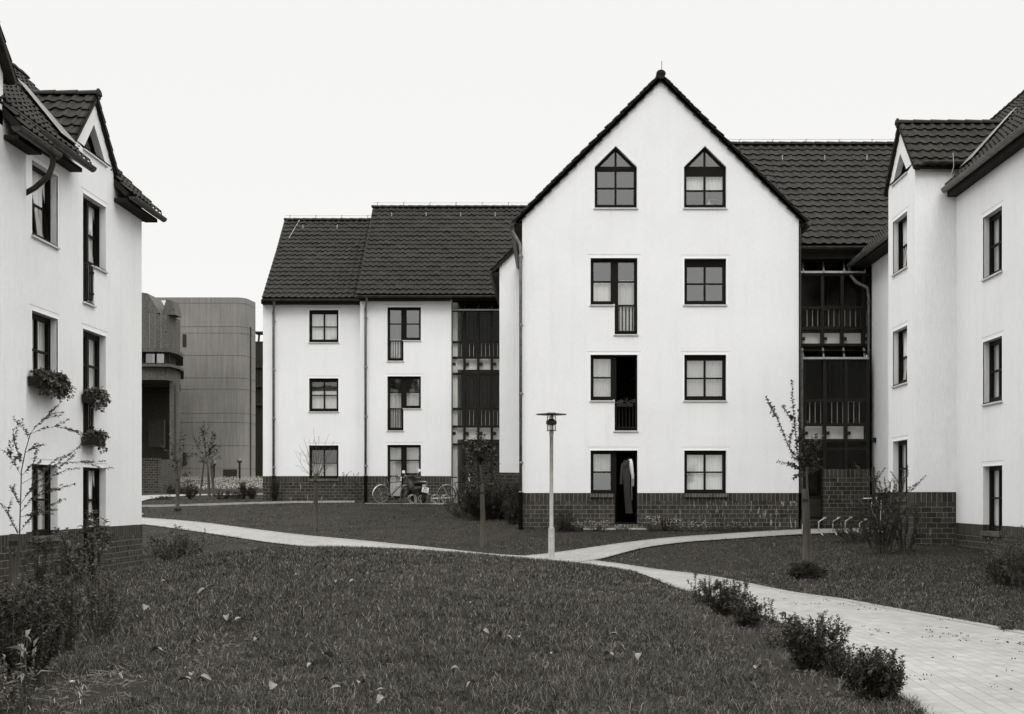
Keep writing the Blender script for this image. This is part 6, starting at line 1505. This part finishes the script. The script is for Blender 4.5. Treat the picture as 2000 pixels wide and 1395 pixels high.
garment('', '', 1232, 897, 936, [(0, -4, 2, .05), (.15, -4, 4, .10), (.5, -2, 5.5, .10), (.85, 1, 6, .08), (1, 2, 6, .05)], None, 2, 37.95).build('body', wh, r1, True)
garment('', '', 1234, 925, 978, [(0, -1, 5, .08), (.45, -1, 4.5, .08), (.5, -1, .8, .03), (1, -.4, .8, .02)], None, 2, 37.99).build('tail', simple('striped_cotton', .3, .9, .2, nscale=30, var=.5), r1, True)
m = MB(); a = Vector((px(1229, 38), 38.0, gz38(891))); m.tube([a + Vector((0, .15, .03)), a, a + Vector((0, 0, -.05)), a + Vector((-.22, 0, -.13)), a + Vector((.16, 0, -.13)), a + Vector((0, 0, -.05))], .008, 5)
tag(m.build('clothes_hanger', M['black']), 'dark hanger holding the clothes in the garden doorway', 'hanger')
# desk lamp behind the attic pane
o = empty('desk_lamp', (gx38(1397), 38.6, gz38(402)), 'white desk lamp behind the right attic window', 'lamp'); c = Vector((gx38(1389), 38.55, gz38(388)))
MB().lathe((c.x, c.y, c.z), [(.085, -.07), (.05, .0), (.025, .05), (.02, .09)], 16).build('shade', M['white'], o, True)
MB().tube([c + Vector((0, 0, .09)), c + Vector((.1, .02, .12)), c + Vector((.42, .05, .05)), c + Vector((.45, .05, -.24))], .012, 6).build('arm', M['white'], o)
# litter by the shrubs
for i, (x, y, s, lab) in enumerate(((1549, 1258, .07, 'crumpled white paper beside the path side shrubs'), (1531, 1241, .035, 'small white paper scrap left of the shrubs'), (1607, 1250, .03, 'white scrap caught in the tall path side shrub'), (1730, 1334, .025, 'tiny white scrap by the nearest shrub'), (140, 1338, .03, 'white scrap lying on the bare soil at lower left'))):
    p = Vector(PG(x, y)); r = random.Random(i); m = MB(); n = 5; P_ = []
    for a in range(n + 1):
        for b in range(n + 1): P_.append(p + Vector(((a / n - .5) * s * 1.6, (b / n - .5) * s, .02 + r.uniform(0, .5) * s)))
    m.add(P_, [(a * (n + 1) + b, a * (n + 1) + b + 1, (a + 1) * (n + 1) + b + 1, (a + 1) * (n + 1) + b) for a in range(n) for b in range(n)]); tag(m.build('paper_scrap', M['white']), lab, 'litter', 'scraps of paper')
# ------------------------------------------------------------------ camera, sky, sun
cam = bpy.data.cameras.new('camera'); co = bpy.data.objects.new('camera', cam); C.objects.link(co)
co.location = (0, 0, 0); co.rotation_euler = (math.radians(90), 0, 0)
cam.sensor_width = 36; cam.lens = 36 * F / 2000; cam.shift_x = (1000 - CX) / 2000; cam.shift_y = (CY - 697.5) / 2000
cam.clip_start = .1; cam.clip_end = 3000
sc = bpy.context.scene; sc.camera = co
wd = bpy.data.worlds.new('World'); sc.world = wd; wd.use_nodes = True; nt = wd.node_tree; N = nt.nodes; L = nt.links.new
bg = N['Background']; bg.inputs['Strength'].default_value = .1
sky = N.new('ShaderNodeTexSky'); sky.sky_type = 'NISHITA'; sky.sun_disc = False
EL, AZ = math.radians(48), math.radians(172)       # sun high behind the camera, a little to the right
sky.sun_elevation = EL; sky.sun_rotation = AZ
bw = N.new('ShaderNodeRGBToBW'); L(sky.outputs[0], bw.inputs[0])
sc_ = N.new('ShaderNodeMath'); sc_.operation = 'MULTIPLY'; sc_.inputs[1].default_value = .10; L(bw.outputs[0], sc_.inputs[0])
tc = N.new('ShaderNodeTexCoord'); sp = N.new('ShaderNodeSeparateXYZ'); L(tc.outputs['Generated'], sp.inputs[0])
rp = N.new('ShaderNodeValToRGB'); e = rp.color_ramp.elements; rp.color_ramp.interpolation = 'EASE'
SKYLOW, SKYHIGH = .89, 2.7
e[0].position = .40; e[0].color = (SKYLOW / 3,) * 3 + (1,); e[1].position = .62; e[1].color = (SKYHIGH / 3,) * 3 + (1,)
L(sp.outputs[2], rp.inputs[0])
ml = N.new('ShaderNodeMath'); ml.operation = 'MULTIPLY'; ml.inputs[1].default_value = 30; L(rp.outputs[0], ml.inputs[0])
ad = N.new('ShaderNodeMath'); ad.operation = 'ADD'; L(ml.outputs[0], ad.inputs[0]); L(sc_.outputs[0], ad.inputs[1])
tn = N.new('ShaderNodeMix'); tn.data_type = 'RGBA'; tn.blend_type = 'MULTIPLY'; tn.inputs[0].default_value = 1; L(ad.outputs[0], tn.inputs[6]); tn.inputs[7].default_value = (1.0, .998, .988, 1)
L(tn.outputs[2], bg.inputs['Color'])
sl = bpy.data.lights.new('sun', 'SUN'); sl.energy = .55; sl.angle = math.radians(16); sl.color = (1, .99, .96)
so = bpy.data.objects.new('sun', sl); C.objects.link(so)
sd = Vector((math.sin(AZ) * math.cos(EL), math.cos(AZ) * math.cos(EL), math.sin(EL)))   # direction towards the sun
so.rotation_euler = sd.to_track_quat('Z', 'Y').to_euler(); so.location = (0, 0, 30)
vs = sc.view_settings; vs.view_transform = 'Standard'; vs.look = 'None'; vs.gamma = 1; vs.exposure = 0; vs.use_curve_mapping = False
sc.cycles.max_bounces = 8; sc.cycles.transparent_max_bounces = 16; sc.cycles.glossy_bounces = 3; sc.cycles.caustics_reflective = False; sc.cycles.caustics_refractive = False
